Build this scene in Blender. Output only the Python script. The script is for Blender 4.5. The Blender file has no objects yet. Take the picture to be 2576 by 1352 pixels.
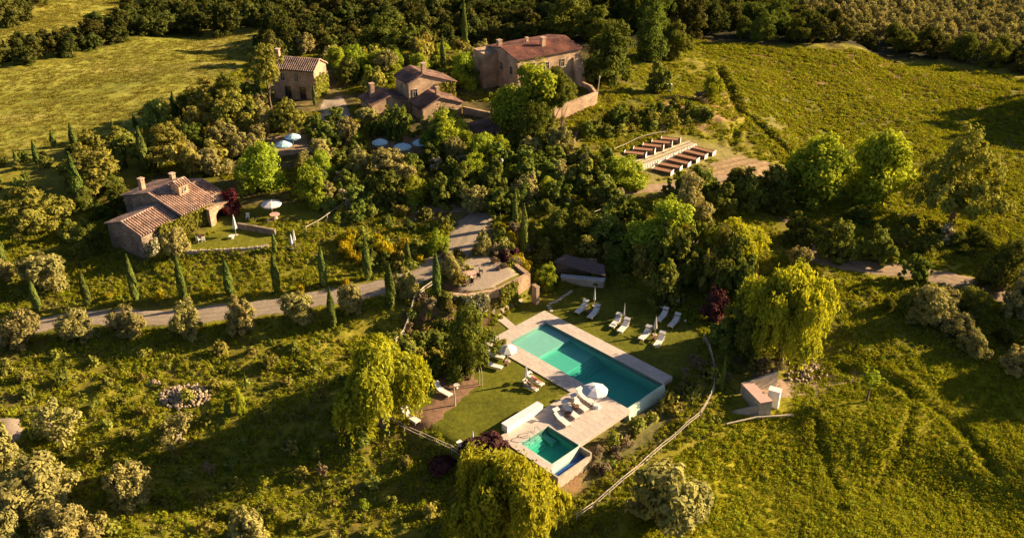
import bpy, math, random, time
import numpy as np
from mathutils import Vector, Matrix
T0 = time.time()
R = math.radians
rng = np.random.default_rng(7)
random.seed(7)
scene = bpy.context.scene
COL = scene.collection

# ------------------------------------------------------------------ camera
F, PITCH, H = 2389.5, R(28.9), 65.0
cam_d = bpy.data.cameras.new('camera'); cam = bpy.data.objects.new('camera', cam_d); COL.objects.link(cam)
cam.location = (0, 0, H); cam.rotation_euler = (R(90) - PITCH, 0, 0)
cam_d.sensor_fit = 'HORIZONTAL'; cam_d.sensor_width = 36; cam_d.lens = 36 * F / 2576
cam_d.clip_start = 1; cam_d.clip_end = 12000
scene.camera = cam
# ------------------------------------------------------------------ light
SUN_DIR = Vector((1.0, 0.29, 0)).normalized()
ELEV = R(21)
w = bpy.data.worlds.new('World'); scene.world = w; w.use_nodes = True
nt = w.node_tree; bg = nt.nodes['Background']
sky = nt.nodes.new('ShaderNodeTexSky'); sky.sky_type = 'NISHITA'; sky.sun_disc = False
sky.sun_elevation = ELEV; sky.sun_rotation = math.atan2(SUN_DIR.x, SUN_DIR.y)
sky.air_density = 0.5; sky.dust_density = 0.8; sky.ozone_density = 0.3
nt.links.new(sky.outputs[0], bg.inputs[0]); bg.inputs[1].default_value = 0.05
sd = bpy.data.lights.new('sun', 'SUN'); sd.energy = 5.0; sd.angle = R(0.5); sd.color = (1.0, 0.755, 0.45)
sun = bpy.data.objects.new('sun', sd); COL.objects.link(sun)
sv = Vector((SUN_DIR.x * math.cos(ELEV), SUN_DIR.y * math.cos(ELEV), math.sin(ELEV)))
sun.rotation_euler = sv.to_track_quat('Z', 'Y').to_euler(); sun.location = (60, 100, 80)
vs = scene.view_settings; vs.view_transform = 'Standard'; vs.look = 'None'; vs.gamma = 1; vs.use_curve_mapping = False
vs.exposure = 1.56
scene.cycles.max_bounces = 6; scene.cycles.diffuse_bounces = 3; scene.cycles.glossy_bounces = 2
scene.cycles.transparent_max_bounces = 8; scene.cycles.transmission_bounces = 3; scene.cycles.volume_bounces = 0
scene.cycles.caustics_reflective = False; scene.cycles.caustics_refractive = False

# ------------------------------------------------------------------ projection of places seen in the photo onto the land
CP, SP = math.cos(PITCH), math.sin(PITCH)
def un(u, v, z=0.0):
    x = (u - 1288) / F; y = -(v - 676) / F
    d = (x, CP + y * SP, -SP + y * CP); t = (z - H) / d[2]
    return Vector((t * d[0], t * d[1], z))
CTRL = [(1200,950,0),(1100,1050,0),(1000,1020,-.3),(1300,850,0),(1600,780,0),(1650,880,0),(1450,780,.1),(1700,850,0),(1750,760,.2),
 (1600,1080,-1.8),(1500,1170,-2.2),(1720,1000,-1.5),(1800,960,-1.5),(1450,1300,-3.5),(1650,1200,-3),(1900,960,-1.6),(2100,1000,-2.5),(2000,1200,-5),
 (1800,1300,-5),(2300,1300,-6),(2500,1100,-4),(2500,850,-1),(2200,850,-.5),(2000,700,1),(2350,700,.4),(2500,1350,-7),(2000,1350,-6),
 (900,950,0),(700,950,-.3),(500,950,-.5),(300,1000,-1),(100,1000,-1),(100,1200,-3),(400,1200,-3),(700,1200,-3.5),(1000,1230,-3.2),(1000,1320,-4),
 (1200,1200,-3),(300,880,.2),(800,860,.6),(50,900,.1),(1100,1150,-1.8),
 (50,830,.8),(250,800,.8),(450,785,1),(650,775,1.2),(850,745,1.8),(1000,715,2.3),(1100,690,3),(1200,690,3.2),(1150,620,3.4),(1200,550,3.9),
 (100,770,1.8),(350,755,2),(580,735,2.2),(810,705,2.6),(950,680,2.6),(300,640,2.8),(350,560,3.6),(560,600,4.0),(650,600,4.0),(650,540,4.4),(750,560,4.4),(420,650,3.4),
 (50,600,3),(200,600,3),(100,450,4),(50,330,3),(300,450,4),(900,450,5),(700,400,5.4),(1000,350,6),(1250,450,5.4),(1450,400,5),(900,560,4.2),(500,400,5),(500,280,4.5),
 (780,260,6.5),(1000,280,6.8),(1200,300,7),(1100,200,7.4),(1350,215,7.2),(1430,240,7.2),(1500,300,5.5),(1450,340,5.3),(1500,230,6),
 (1600,400,4),(1750,430,3.6),(1850,450,3),(1400,520,4.3),(1550,480,4.2),(1350,570,3.8),(1480,560,3.5),(1520,600,2),(1450,665,.7),(1480,720,.2),(1600,700,.3),
 (1700,550,2.5),(1700,650,1),(1850,650,1.2),(2050,500,1.5),(2300,480,.5),(2500,500,0),(2100,250,0),(2400,250,-2),(1800,200,3),(1900,130,0),(2500,150,-4),(1650,180,5),
 (2000,20,-6),(1500,20,-4),(1000,20,-4),(600,30,-5),(300,30,-4),(100,30,0),(100,200,1),(300,150,0),(500,200,2),(640,110,-2),(250,300,2.5),(800,100,0),(1200,90,1),(1500,100,3)]
CX = np.array([[*un(*c)[:2], c[2]] for c in CTRL])
def base_h(x, y):
    x = np.atleast_1d(np.asarray(x, float)); y = np.atleast_1d(np.asarray(y, float))
    num = np.zeros(x.shape); den = np.zeros(x.shape)
    for cx, cy, cz in CX:
        sig = 4.5 + 0.035 * max(0, cy - 80)
        d2 = (x - cx) ** 2 + (y - cy) ** 2
        wt = np.exp(-d2 / (2 * sig * sig)) + 1e-3 / (1 + d2 / 60.0) ** 2
        num += wt * cz; den += wt
    return num / den
# pool frame
PO = un(668 * .3474 + 1140.4, 210 * .3474 + 737.9); PA = R(-45.5)
E1 = Vector((math.cos(PA), math.sin(PA), 0)); E2 = Vector((math.sin(PA), -math.cos(PA), 0))
def PF(s, t, z=0.0):
    p = PO + E1 * s + E2 * t; return Vector((p.x, p.y, z))
def sst(a, b, x):
    t = np.clip((x - a) / (b - a), 0, 1); return t * t * (3 - 2 * t)
def inpoly(poly, x, y):
    c = np.zeros(x.shape, bool); n = len(poly); j = n - 1
    for i in range(n):
        xi, yi = poly[i][:2]; xj, yj = poly[j][:2]
        c ^= ((yi > y) != (yj > y)) & (x < (xj - xi) * (y - yi) / ((yj - yi) or 1e-9) + xi)
        j = i
    return c
def polydist(poly, x, y):
    best = np.full(x.shape, 1e9); n = len(poly)
    for i in range(n):
        ax, ay = poly[i][:2]; bx, by = poly[(i + 1) % n][:2]
        dx, dy = bx - ax, by - ay; L = dx * dx + dy * dy + 1e-9
        t = np.clip(((x - ax) * dx + (y - ay) * dy) / L, 0, 1)
        best = np.minimum(best, np.hypot(x - ax - t * dx, y - ay - t * dy))
    return np.where(inpoly(poly, x, y), -best, best)
TERR = [(-7.6, 106.2), (-5.7, 105.0), (-2.3, 106.0), (1.9, 110.4), (0.2, 113.5), (-4.5, 117), (-9, 112)]      # parking terrace above the pool lawn
VILT = [(5.1, 160.3), (12.5, 166.3), (15.4, 169.4), (14.6, 176), (6, 182), (0, 176)]                           # villa terrace behind its retaining wall
COTT = [tuple(un(u, v, 4.0)[:2]) for u, v in ((440,640),(532,635),(626,629.5),(676,621),(700,590),(600,574),(520,560),(440,600))]
def height(x, y):
    x = np.atleast_1d(np.asarray(x, float)); y = np.atleast_1d(np.asarray(y, float))
    h = base_h(x, y)
    s = (x - PO.x) * E1.x + (y - PO.y) * E1.y; t = (x - PO.x) * E2.x + (y - PO.y) * E2.y
    # level lawn of the pool
    lawn = np.minimum(np.minimum(s + 13, 19.5 - s), np.minimum(t + 14, 24 - t))
    k = sst(-2.5, 0.3, lawn) * sst(.5, 3.5, polydist([(-30,125),(-30,104),(-9.2,104),(-9.2,125)], x, y)) * sst(0.0, .3, polydist([(-9.2,104.9),(-5.65,104.45),(-3,105.45),(-1.65,106.0),(2.4,110.2),(.6,118),(-9.2,125)], x, y))
    h = h * (1 - k) + 0.0 * k
    d = polydist(TERR, x, y); k = 1 - sst(-0.55, -0.15, d); h = h * (1 - k) + 3.2 * k
    d = polydist(VILT, x, y); k = 1 - sst(-0.6, -0.1, d); h = h * (1 - k) + 7.6 * k
    d = polydist(COTT, x, y); k = 1 - sst(-0.1, 1.0, d); h = h * (1 - k) + 4.0 * k
    # ground falls away below the overflow edges
    h = np.where((s > 18.6) & (s < 24) & (t > -3) & (t < 22), np.minimum(h, np.where(s > 21.0, -.75, -1.2)), h)
    return h
def dig(x, y, h):
    s = (x - PO.x) * E1.x + (y - PO.y) * E1.y; t = (x - PO.x) * E2.x + (y - PO.y) * E2.y
    m = ((s > -.7) & (s < 19.4) & (t > -.7) & (t < 7.1)) | ((s > 14.2) & (s < 20.6) & (t > 14.4) & (t < 19.9))
    h = np.where((s > -2.6) & (s < 20.2) & (t > -2.5) & (t < 9.4) | (s > 11.9) & (s < 20.2) & (t > 6) & (t < 21.2), np.minimum(h, -.02), h)
    return np.where(m, np.minimum(h, -2.7), h)
def hz(x, y): return float(height(x, y)[0])
_gc = {}
def G(u, v, dz=0.0):
    """point of the land seen at photo position u, v"""
    k = (round(u, 2), round(v, 2))
    if k in _gc: p = _gc[k].copy(); p.z += dz; return p
    z = 2.0
    for i in range(14):
        p = un(u, v, z); hzv = hz(p.x, p.y); z = z + (hzv - z) * (0.75 if i < 8 else 0.4)
    p = un(u, v, z); _gc[k] = Vector((p.x, p.y, hz(p.x, p.y))); p = _gc[k].copy(); p.z += dz
    return p
def Gs(pts):
    """vectorised G -> (N,3)"""
    pts = np.asarray(pts, float); x = (pts[:, 0] - 1288) / F; y = -(pts[:, 1] - 676) / F
    dx, dy, dz = x, CP + y * SP, -SP + y * CP
    z = np.full(len(pts), 2.0)
    for i in range(12):
        t = (z - H) / dz; z = z + (height(t * dx, t * dy) - z) * (0.75 if i < 7 else 0.4)
    t = (z - H) / dz; X, Y = t * dx, t * dy
    return np.stack([X, Y, height(X, Y)], 1)
def noise2(x, y, sc, seed=0):
    r = np.random.default_rng(seed).random((257, 257)); x = x / sc + 100.3; y = y / sc + 57.7
    xi = np.floor(x).astype(int); yi = np.floor(y).astype(int); fx = x - xi; fy = y - yi
    fx = fx * fx * (3 - 2 * fx); fy = fy * fy * (3 - 2 * fy); xi %= 256; yi %= 256
    return (r[xi, yi] * (1 - fx) + r[xi + 1, yi] * fx) * (1 - fy) + (r[xi, yi + 1] * (1 - fx) + r[xi + 1, yi + 1] * fx) * fy
def fbm(x, y, sc, seed=0, o=4):
    s = 0; a = 1; tot = 0
    for i in range(o):
        s = s + a * noise2(x, y, sc / 2 ** i, seed + i); tot += a; a *= .55
    return s / tot

# ------------------------------------------------------------------ materials
def newmat(name):
    m = bpy.data.materials.new(name); m.use_nodes = True; n = m.node_tree; n.nodes.clear()
    return m, n, n.nodes, n.links
def mat_basic(name, col, rough=.8, var=.15, scale=3.0, bump=.0, col2=None, spec=.3, metal=0, objvar=0.0, detail=6, bscale=None):
    m, n, N, L = newmat(name)
    out = N.new('ShaderNodeOutputMaterial'); b = N.new('ShaderNodeBsdfPrincipled'); L.new(b.outputs[0], out.inputs[0])
    tc = N.new('ShaderNodeTexCoord'); nz = N.new('ShaderNodeTexNoise'); nz.inputs['Scale'].default_value = scale; nz.inputs['Detail'].default_value = detail
    nz.inputs['Roughness'].default_value = .65
    L.new(tc.outputs['Object'], nz.inputs['Vector'])
    rp = N.new('ShaderNodeValToRGB'); rp.color_ramp.elements[0].position = .33; rp.color_ramp.elements[1].position = .67
    c2 = col2 or tuple(c * (1 - var * 1.6) for c in col)
    rp.color_ramp.elements[0].color = (*c2, 1); rp.color_ramp.elements[1].color = (*[min(1, c * (1 + var)) for c in col], 1)
    L.new(nz.outputs[0], rp.inputs[0]); src = rp.outputs[0]
    if objvar:
        oi = N.new('ShaderNodeObjectInfo'); hs = N.new('ShaderNodeHueSaturation'); mr = N.new('ShaderNodeMapRange')
        mr.inputs[3].default_value = 1 - objvar; mr.inputs[4].default_value = 1 + objvar
        L.new(oi.outputs['Random'], mr.inputs[0]); L.new(mr.outputs[0], hs.inputs['Value']); L.new(src, hs.inputs['Color']); src = hs.outputs[0]
    L.new(src, b.inputs['Base Color']); b.inputs['Roughness'].default_value = rough; b.inputs['Metallic'].default_value = metal
    b.inputs['Specular IOR Level'].default_value = spec
    if bump:
        bp = N.new('ShaderNodeBump'); bp.inputs['Strength'].default_value = bump; bp.inputs['Distance'].default_value = .06
        if bscale:
            nz2 = N.new('ShaderNodeTexNoise'); nz2.inputs['Scale'].default_value = bscale; L.new(tc.outputs['Object'], nz2.inputs['Vector']); L.new(nz2.outputs[0], bp.inputs['Height'])
        else: L.new(nz.outputs[0], bp.inputs['Height'])
        L.new(bp.outputs[0], b.inputs['Normal'])
    return m
def mat_stone(name, c1, c2, mortar, scale=2.2):
    m, n, N, L = newmat(name)
    out = N.new('ShaderNodeOutputMaterial'); b = N.new('ShaderNodeBsdfPrincipled'); L.new(b.outputs[0], out.inputs[0]); b.inputs['Roughness'].default_value = .9
    b.inputs['Specular IOR Level'].default_value = .15
    tc = N.new('ShaderNodeTexCoord'); mp = N.new('ShaderNodeMapping'); mp.inputs['Scale'].default_value = (1, 1, 1.7); L.new(tc.outputs['Object'], mp.inputs[0])
    v = N.new('ShaderNodeTexVoronoi'); v.inputs['Scale'].default_value = scale; L.new(mp.outputs[0], v.inputs['Vector'])
    ve = N.new('ShaderNodeTexVoronoi'); ve.feature = 'DISTANCE_TO_EDGE'; ve.inputs['Scale'].default_value = scale; L.new(mp.outputs[0], ve.inputs['Vector'])
    sp = N.new('ShaderNodeSeparateColor'); L.new(v.outputs['Color'], sp.inputs[0])
    mx = N.new('ShaderNodeMix'); mx.data_type = 'RGBA'; mx.inputs[6].default_value = (*c1, 1); mx.inputs[7].default_value = (*c2, 1); L.new(sp.outputs[0], mx.inputs[0])
    st = N.new('ShaderNodeMapRange'); st.inputs[1].default_value = .0; st.inputs[2].default_value = .07; L.new(ve.outputs['Distance'], st.inputs[0])
    mx2 = N.new('ShaderNodeMix'); mx2.data_type = 'RGBA'; mx2.inputs[6].default_value = (*mortar, 1); L.new(mx.outputs[2], mx2.inputs[7]); L.new(st.outputs[0], mx2.inputs[0])
    nz = N.new('ShaderNodeTexNoise'); nz.inputs['Scale'].default_value = .6; nz.inputs['Detail'].default_value = 5; L.new(tc.outputs['Object'], nz.inputs['Vector'])
    mr = N.new('ShaderNodeMapRange'); mr.inputs[1].default_value = .3; mr.inputs[2].default_value = .7; mr.inputs[3].default_value = .62; mr.inputs[4].default_value = 1.2; L.new(nz.outputs[0], mr.inputs[0])
    hs = N.new('ShaderNodeHueSaturation'); L.new(mx2.outputs[2], hs.inputs['Color']); L.new(mr.outputs[0], hs.inputs['Value']); L.new(hs.outputs[0], b.inputs['Base Color'])
    bp = N.new('ShaderNodeBump'); bp.inputs['Strength'].default_value = .6; bp.inputs['Distance'].default_value = .08; L.new(st.outputs[0], bp.inputs['Height']); L.new(bp.outputs[0], b.inputs['Normal'])
    return m
def mat_leaf(name, dark, light, trans=.35, tcol=None, hue=.02, val=.25):
    """leaf: per-leaf value from the 'lv' attribute, a shift per plant from Object Info"""
    m, n, N, L = newmat(name)
    out = N.new('ShaderNodeOutputMaterial')
    at = N.new('ShaderNodeAttribute'); at.attribute_name = 'lv'
    rp = N.new('ShaderNodeValToRGB'); rp.color_ramp.elements[0].color = (*dark, 1); rp.color_ramp.elements[1].color = (*light, 1)
    L.new(at.outputs['Fac'], rp.inputs[0])
    oi = N.new('ShaderNodeObjectInfo'); hs = N.new('ShaderNodeHueSaturation')
    mv = N.new('ShaderNodeMapRange'); mv.inputs[3].default_value = 1 - val; mv.inputs[4].default_value = 1 + val; L.new(oi.outputs['Random'], mv.inputs[0])
    mm = N.new('ShaderNodeMath'); mm.operation = 'MULTIPLY'; mm.inputs[1].default_value = 7.31; L.new(oi.outputs['Random'], mm.inputs[0])
    fr = N.new('ShaderNodeMath'); fr.operation = 'FRACT'; L.new(mm.outputs[0], fr.inputs[0])
    mh = N.new('ShaderNodeMapRange'); mh.inputs[3].default_value = .5 - hue; mh.inputs[4].default_value = .5 + hue; L.new(fr.outputs[0], mh.inputs[0])
    L.new(mv.outputs[0], hs.inputs['Value']); L.new(mh.outputs[0], hs.inputs['Hue']); L.new(rp.outputs[0], hs.inputs['Color'])
    d = N.new('ShaderNodeBsdfDiffuse'); L.new(hs.outputs[0], d.inputs[0])
    t = N.new('ShaderNodeBsdfTranslucent'); mxc = N.new('ShaderNodeMix'); mxc.data_type = 'RGBA'; mxc.blend_type = 'MULTIPLY'; mxc.inputs[0].default_value = 1
    L.new(hs.outputs[0], mxc.inputs[6]); mxc.inputs[7].default_value = (*(tcol or (1.25, 1.15, .45)), 1); L.new(mxc.outputs[2], t.inputs[0])
    mx = N.new('ShaderNodeMixShader'); mx.inputs[0].default_value = trans; L.new(d.outputs[0], mx.inputs[1]); L.new(t.outputs[0], mx.inputs[2])
    L.new(mx.outputs[0], out.inputs[0])
    return m
M = {}
M['oak'] = mat_leaf('oak_leaf', (0.079,0.100,0.018), (0.204,0.224,0.037), .3)
M['forest'] = mat_leaf('forest_leaf', (0.053,0.065,0.016), (0.147,0.147,0.031), .25, hue=.03, val=.35)
M['pine'] = mat_leaf('pine_needle', (0.151,0.151,0.029), (0.388,0.343,0.059), .25, hue=.012)
M['cypress'] = mat_leaf('cypress_leaf', (0.079,0.110,0.026), (0.204,0.240,0.044), .15, val=.2)
M['willow'] = mat_leaf('willow_leaf', (0.233,0.245,0.029), (0.505,0.463,0.037), .42, hue=.012, val=.12)
M['olive'] = mat_leaf('olive_leaf', (0.216,0.196,0.063), (0.442,0.383,0.124), .25, tcol=(1.1,1.05,.6), hue=.012, val=.15)
M['fruit'] = mat_leaf('fruit_leaf', (0.083,0.119,0.024), (0.259,0.281,0.048), .32, val=.25)
M['lime'] = mat_leaf('lime_leaf', (0.193,0.247,0.027), (0.475,0.525,0.050), .42, hue=.015, val=.15)
M['shrub'] = mat_leaf('shrub_leaf', (0.140,0.154,0.033), (0.324,0.302,0.054), .3, hue=.035, val=.35)
M['broom'] = mat_leaf('broom_flower', (.26,.20,.012), (.60,.47,.02), .3, hue=.01, val=.15)
M['red'] = mat_leaf('red_leaf', (0.046,0.013,0.015), (0.156,0.042,0.036), .3, tcol=(1.3,.6,.5), hue=.01)
M['plum'] = mat_leaf('plum_leaf', (.035,.014,.016), (.15,.065,.065), .25, tcol=(1.2,.7,.7))
M['bare'] = mat_leaf('dry_twig', (0.132,0.099,0.050), (0.300,0.220,0.130), .1, hue=.01)
M['rose'] = mat_leaf('pale_flower', (0.110,0.132,0.033), (0.620,0.550,0.400), .3, hue=.01)
M['ivy'] = mat_leaf('ivy_leaf', (0.109,0.121,0.014), (0.330,0.308,0.055), .35, hue=.015)
M['grass'] = mat_leaf('meadow_blade', (0.213,0.243,0.020), (0.381,0.375,0.027), .42, tcol=(1.2,1.1,.35), hue=.02, val=.2)
M['drygrass'] = mat_leaf('field_blade', (0.164,0.152,0.025), (0.333,0.287,0.057), .35, tcol=(1.15,1.05,.5), hue=.012, val=.15)
M['bark'] = mat_basic('bark', (.16,.115,.075), .9, .3, 4, .4)
M['barkl'] = mat_basic('pale_bark', (.42,.34,.24), .9, .2, 4, .3)
M['stone'] = mat_stone('wall_stone', (.44,.29,.185), (.60,.405,.26), (.40,.27,.18), 2.4)
M['stoneg'] = mat_stone('grey_stone', (.24,.18,.135), (.42,.32,.235), (.17,.13,.10), 2.2)
M['plaster'] = mat_basic('ochre_plaster', (.42,.29,.21), .9, .12, 1.3, .15, bscale=9)
M['tile'] = mat_basic('terracotta_tile', (.54,.37,.28), .85, .3, 1.1, .25, col2=(.27,.175,.13), bscale=12)
M['tiled'] = mat_basic('old_roof_tile', (.30,.165,.12), .85, .35, .55, .25, col2=(.09,.06,.05), bscale=12)
M['tilev'] = mat_basic('red_roof_tile', (.40,.19,.13), .85, .35, .45, .25, col2=(.13,.07,.055), bscale=12)
M['tileb'] = mat_basic('roof_underlay', (.035,.02,.016), .9, .3, 2)
M['glass'] = mat_basic('window_glass', (.02,.025,.03), .12, .1, 1, spec=.8)
M['wood'] = mat_basic('brown_wood', (.17,.095,.055), .7, .3, 5, .2)
M['pole'] = mat_basic('weathered_pole', (.50,.42,.31), .8, .25, 5, .2)
M['white'] = mat_basic('white_paint', (.78,.76,.72), .55, .04, 2)
M['canvas'] = mat_basic('white_canvas', (.70,.66,.61), .9, .05, 3)
M['bluec'] = mat_basic('pale_blue_canvas', (.42,.62,.70), .9, .06, 3)
M['lilac'] = mat_basic('grey_white_canvas', (.66,.65,.70), .9, .04, 3)
M['paver'] = mat_basic('travertine', (.55,.465,.40), .75, .08, 1.8, .08, objvar=.07, bscale=30)
M['deckb'] = mat_basic('deck_joint', (.46,.385,.33), .9, .1, 2)
M['liner'] = mat_basic('pool_liner', (.44,.60,.52), .6, .04, 1.5)
M['concrete'] = mat_basic('concrete', (.46,.39,.31), .9, .15, 1.5, .2)
M['pink'] = mat_basic('pink_render', (.58,.36,.30), .9, .08, 1.5, .1)
M['gravel'] = mat_basic('gravel', (.37,.29,.215), .95, .16, 3.5, .5, detail=10)
M['path'] = mat_basic('dirt_path', (.36,.25,.16), .95, .2, 1.2, .4, detail=10)
M['strip'] = mat_basic('trodden_earth', (.22,.125,.075), .95, .25, 1.5, .4, detail=10)
M['soil'] = mat_basic('bed_soil', (.34,.17,.09), .95, .3, 5, .5)
M['rock'] = mat_basic('rock', (.40,.30,.19), .9, .25, 2, .3, objvar=.3)
M['metal'] = mat_basic('steel', (.6,.6,.6), .3, .05, 2, metal=.8)
M['dark'] = mat_basic('dark_frame', (.05,.04,.035), .6, .2, 3)
M['brown'] = mat_basic('brown_wicker', (.20,.10,.06), .8, .3, 12, .3)
M['skin'] = mat_basic('skin', (.50,.28,.19), .6, .06, 4)
M['hair'] = mat_basic('hair', (.03,.018,.012), .6, .2, 20)
M['awning'] = mat_basic('dark_awning', (.13,.085,.08), .9, .15, 2)
M['redc'] = mat_basic('red_cloth', (.45,.05,.045), .8, .1, 6)
M['darkc'] = mat_basic('dark_cloth', (.03,.03,.05), .8, .1, 6)

def worn(name, src, edge, rut):
    m = src.copy(); m.name = name; N = m.node_tree.nodes; Lk = m.node_tree.links; b = [x for x in N if x.type == 'BSDF_PRINCIPLED'][0]; old = b.inputs['Base Color'].links[0].from_socket
    at = N.new('ShaderNodeAttribute'); at.attribute_name = 'lv'; nz = N.new('ShaderNodeTexNoise'); nz.inputs['Scale'].default_value = .9; nz.inputs['Detail'].default_value = 6; tc = N.new('ShaderNodeTexCoord'); Lk.new(tc.outputs['Object'], nz.inputs[0])
    ad = N.new('ShaderNodeMath'); ad.operation = 'MULTIPLY_ADD'; ad.inputs[1].default_value = .22; Lk.new(nz.outputs[0], ad.inputs[0]); sb = N.new('ShaderNodeMath'); sb.operation = 'SUBTRACT'; sb.inputs[1].default_value = .11; Lk.new(at.outputs['Fac'], sb.inputs[0]); Lk.new(sb.outputs[0], ad.inputs[2])
    rp = N.new('ShaderNodeValToRGB'); e = rp.color_ramp.elements; e[0].position = .04; e[0].color = (*edge, 1); e[1].position = .97; e[1].color = (*edge, 1)
    for p_, c_ in ((.14, (1, 1, 1)), (.28, rut), (.40, (1, 1, 1)), (.5, tuple((x + 1.6) / 2.6 for x in edge)), (.60, (1, 1, 1)), (.72, rut), (.86, (1, 1, 1))): q = e.new(p_); q.color = (*c_, 1)
    Lk.new(ad.outputs[0], rp.inputs[0]); mx = N.new('ShaderNodeMix'); mx.data_type = 'RGBA'; mx.blend_type = 'MULTIPLY'; mx.inputs[0].default_value = 1; Lk.new(old, mx.inputs[6]); Lk.new(rp.outputs[0], mx.inputs[7]); Lk.new(mx.outputs[2], b.inputs['Base Color']); return m
M['gravelr'] = worn('worn_gravel', M['gravel'], (.38, .42, .22), (.84, .83, .83)); M['pathr'] = worn('worn_track', M['path'], (.40, .48, .25), (.82, .80, .78))
# ------------------------------------------------------------------ object helpers
def tag(o, label=None, cat=None, group=None, kind=None):
    if label: o['label'] = label
    if cat: o['category'] = cat
    if group: o['group'] = group
    if kind: o['kind'] = kind
    return o
def empty(name, loc=(0, 0, 0), rz=0.0, label=None, cat=None, group=None):
    o = bpy.data.objects.new(name, None); COL.objects.link(o); o.location = loc; o.rotation_euler = (0, 0, rz)
    o.empty_display_size = .2
    return tag(o, label, cat, group)
def link(name, me, parent=None, loc=None, rot=None, sc=None, **k):
    o = bpy.data.objects.new(name, me); COL.objects.link(o)
    if parent: o.parent = parent
    if loc is not None: o.location = loc
    if rot is not None: o.rotation_euler = rot
    if sc is not None: o.scale = sc
    return tag(o, **k)
def copy_tree(o, parent=None):
    c = o.copy(); COL.objects.link(c); c.parent = parent
    for ch in o.children: copy_tree(ch, c)
    return c
class MB:
    def __init__(s): s.v = []; s.f = []
    def add(s, vs, fs):
        b = len(s.v); s.v += [tuple(p) for p in vs]; s.f += [tuple(b + i for i in f) for f in fs]
    def box(s, c, d, rz=0.0, bev=0):
        c = Vector(c); x, y, z = d[0] / 2, d[1] / 2, d[2] / 2; m = Matrix.Rotation(rz, 3, 'Z')
        vs = [c + m @ Vector(p) for p in ((-x,-y,-z),(x,-y,-z),(x,y,-z),(-x,y,-z),(-x,-y,z),(x,-y,z),(x,y,z),(-x,y,z))]
        s.add(vs, [(0,3,2,1),(4,5,6,7),(0,1,5,4),(1,2,6,5),(2,3,7,6),(3,0,4,7)]); return s
    def hexa(s, v8):
        s.add(v8, [(0,3,2,1),(4,5,6,7),(0,1,5,4),(1,2,6,5),(2,3,7,6),(3,0,4,7)]); return s
    def prism(s, poly, z0, z1):
        n = len(poly); s.add([(p[0], p[1], z0) for p in poly] + [(p[0], p[1], z1) for p in poly],
              [tuple(range(n - 1, -1, -1)), tuple(range(n, 2 * n))] + [(i, (i + 1) % n, n + (i + 1) % n, n + i) for i in range(n)]); return s
    def tube(s, pts, rads, n=6, cap=True):
        pts = [Vector(p) for p in pts]
        if not hasattr(rads, '__len__'): rads = [rads] * len(pts)
        rings = []; up = Vector((0, 0, 1)); V = []
        for i, p in enumerate(pts):
            t = (pts[min(i + 1, len(pts) - 1)] - pts[max(i - 1, 0)]).normalized()
            a = t.cross(up if abs(t.z) < .9 else Vector((1, 0, 0))).normalized(); b = t.cross(a)
            for k in range(n):
                an = 2 * math.pi * k / n; V.append(p + (a * math.cos(an) + b * math.sin(an)) * rads[i])
        F_ = []
        for i in range(len(pts) - 1):
            for k in range(n): F_.append((i * n + k, i * n + (k + 1) % n, (i + 1) * n + (k + 1) % n, (i + 1) * n + k))
        if cap: F_ += [tuple(range(n - 1, -1, -1)), tuple(range((len(pts) - 1) * n, len(pts) * n))]
        s.add(V, F_); return s
    def mesh(s, name, mat=None):
        me = bpy.data.meshes.new(name); me.from_pydata(s.v, [], s.f); me.update()
        if mat: me.materials.append(mat)
        return me
    def build(s, name, mat, parent=None, **k):
        return link(name, s.mesh(name, mat), parent, **k)
def np_mesh(name, V, Fq, mat, lv=None, smooth=False):
    me = bpy.data.meshes.new(name); n = len(V); q = len(Fq); k = Fq.shape[1]
    me.vertices.add(n); me.vertices.foreach_set('co', V.astype(np.float32).ravel())
    me.loops.add(q * k); me.loops.foreach_set('vertex_index', Fq.astype(np.int32).ravel())
    me.polygons.add(q); me.polygons.foreach_set('loop_start', (np.arange(q) * k).astype(np.int32)); me.polygons.foreach_set('loop_total', np.full(q, k, np.int32))
    if smooth: me.polygons.foreach_set('use_smooth', np.ones(q, bool))
    me.update(calc_edges=True)
    if lv is not None:
        a = me.attributes.new('lv', 'FLOAT', 'POINT'); a.data.foreach_set('value', lv.astype(np.float32))
    if mat: me.materials.append(mat)
    return me

# ------------------------------------------------------------------ land
def axis(lo, hi, step, far):
    a = list(np.arange(lo, hi + 1e-6, step)); s = step; x = hi
    while x < far: s *= 1.25; x += s; a.append(x)
    s = step; x = lo; pre = []
    while x > -far: s *= 1.25; x -= s; pre.append(x)
    return np.array(pre[::-1] + a)
ax_x = axis(-115, 125, .55, 4500); ax_y = axis(58, 235, .5, 4500)
GX, GY = np.meshgrid(ax_x, ax_y, indexing='ij')
gx, gy = GX.ravel(), GY.ravel()
near = (np.abs(gx) < 400) & (gy > -100) & (gy < 700)
gz = np.full(gx.shape, -3.0); gz[near] = height(gx[near], gy[near])
gz += (fbm(gx, gy, 9, 3) - .5) * .5 * (polydist([(-16,125),(-16,78),(10,70),(40,85),(30,112),(8,125)], gx, gy) > 3)
fw = sst(380, 1500, np.hypot(gx, gy - 150)); gz += fw * (fbm(gx, gy, 700, 11) * 160 - 20)
def road_poly(pts, w_):
    P = [G(*p) for p in pts]; a_ = []; b2 = []
    for i, p in enumerate(P):
        d = P[min(i + 1, len(P) - 1)] - P[max(i - 1, 0)]; d.z = 0; d.normalize(); n_ = Vector((-d.y, d.x, 0)) * w_ / 2; a_.append(tuple((p + n_)[:2])); b2.append(tuple((p - n_)[:2]))
    return a_ + b2[::-1]
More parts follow.
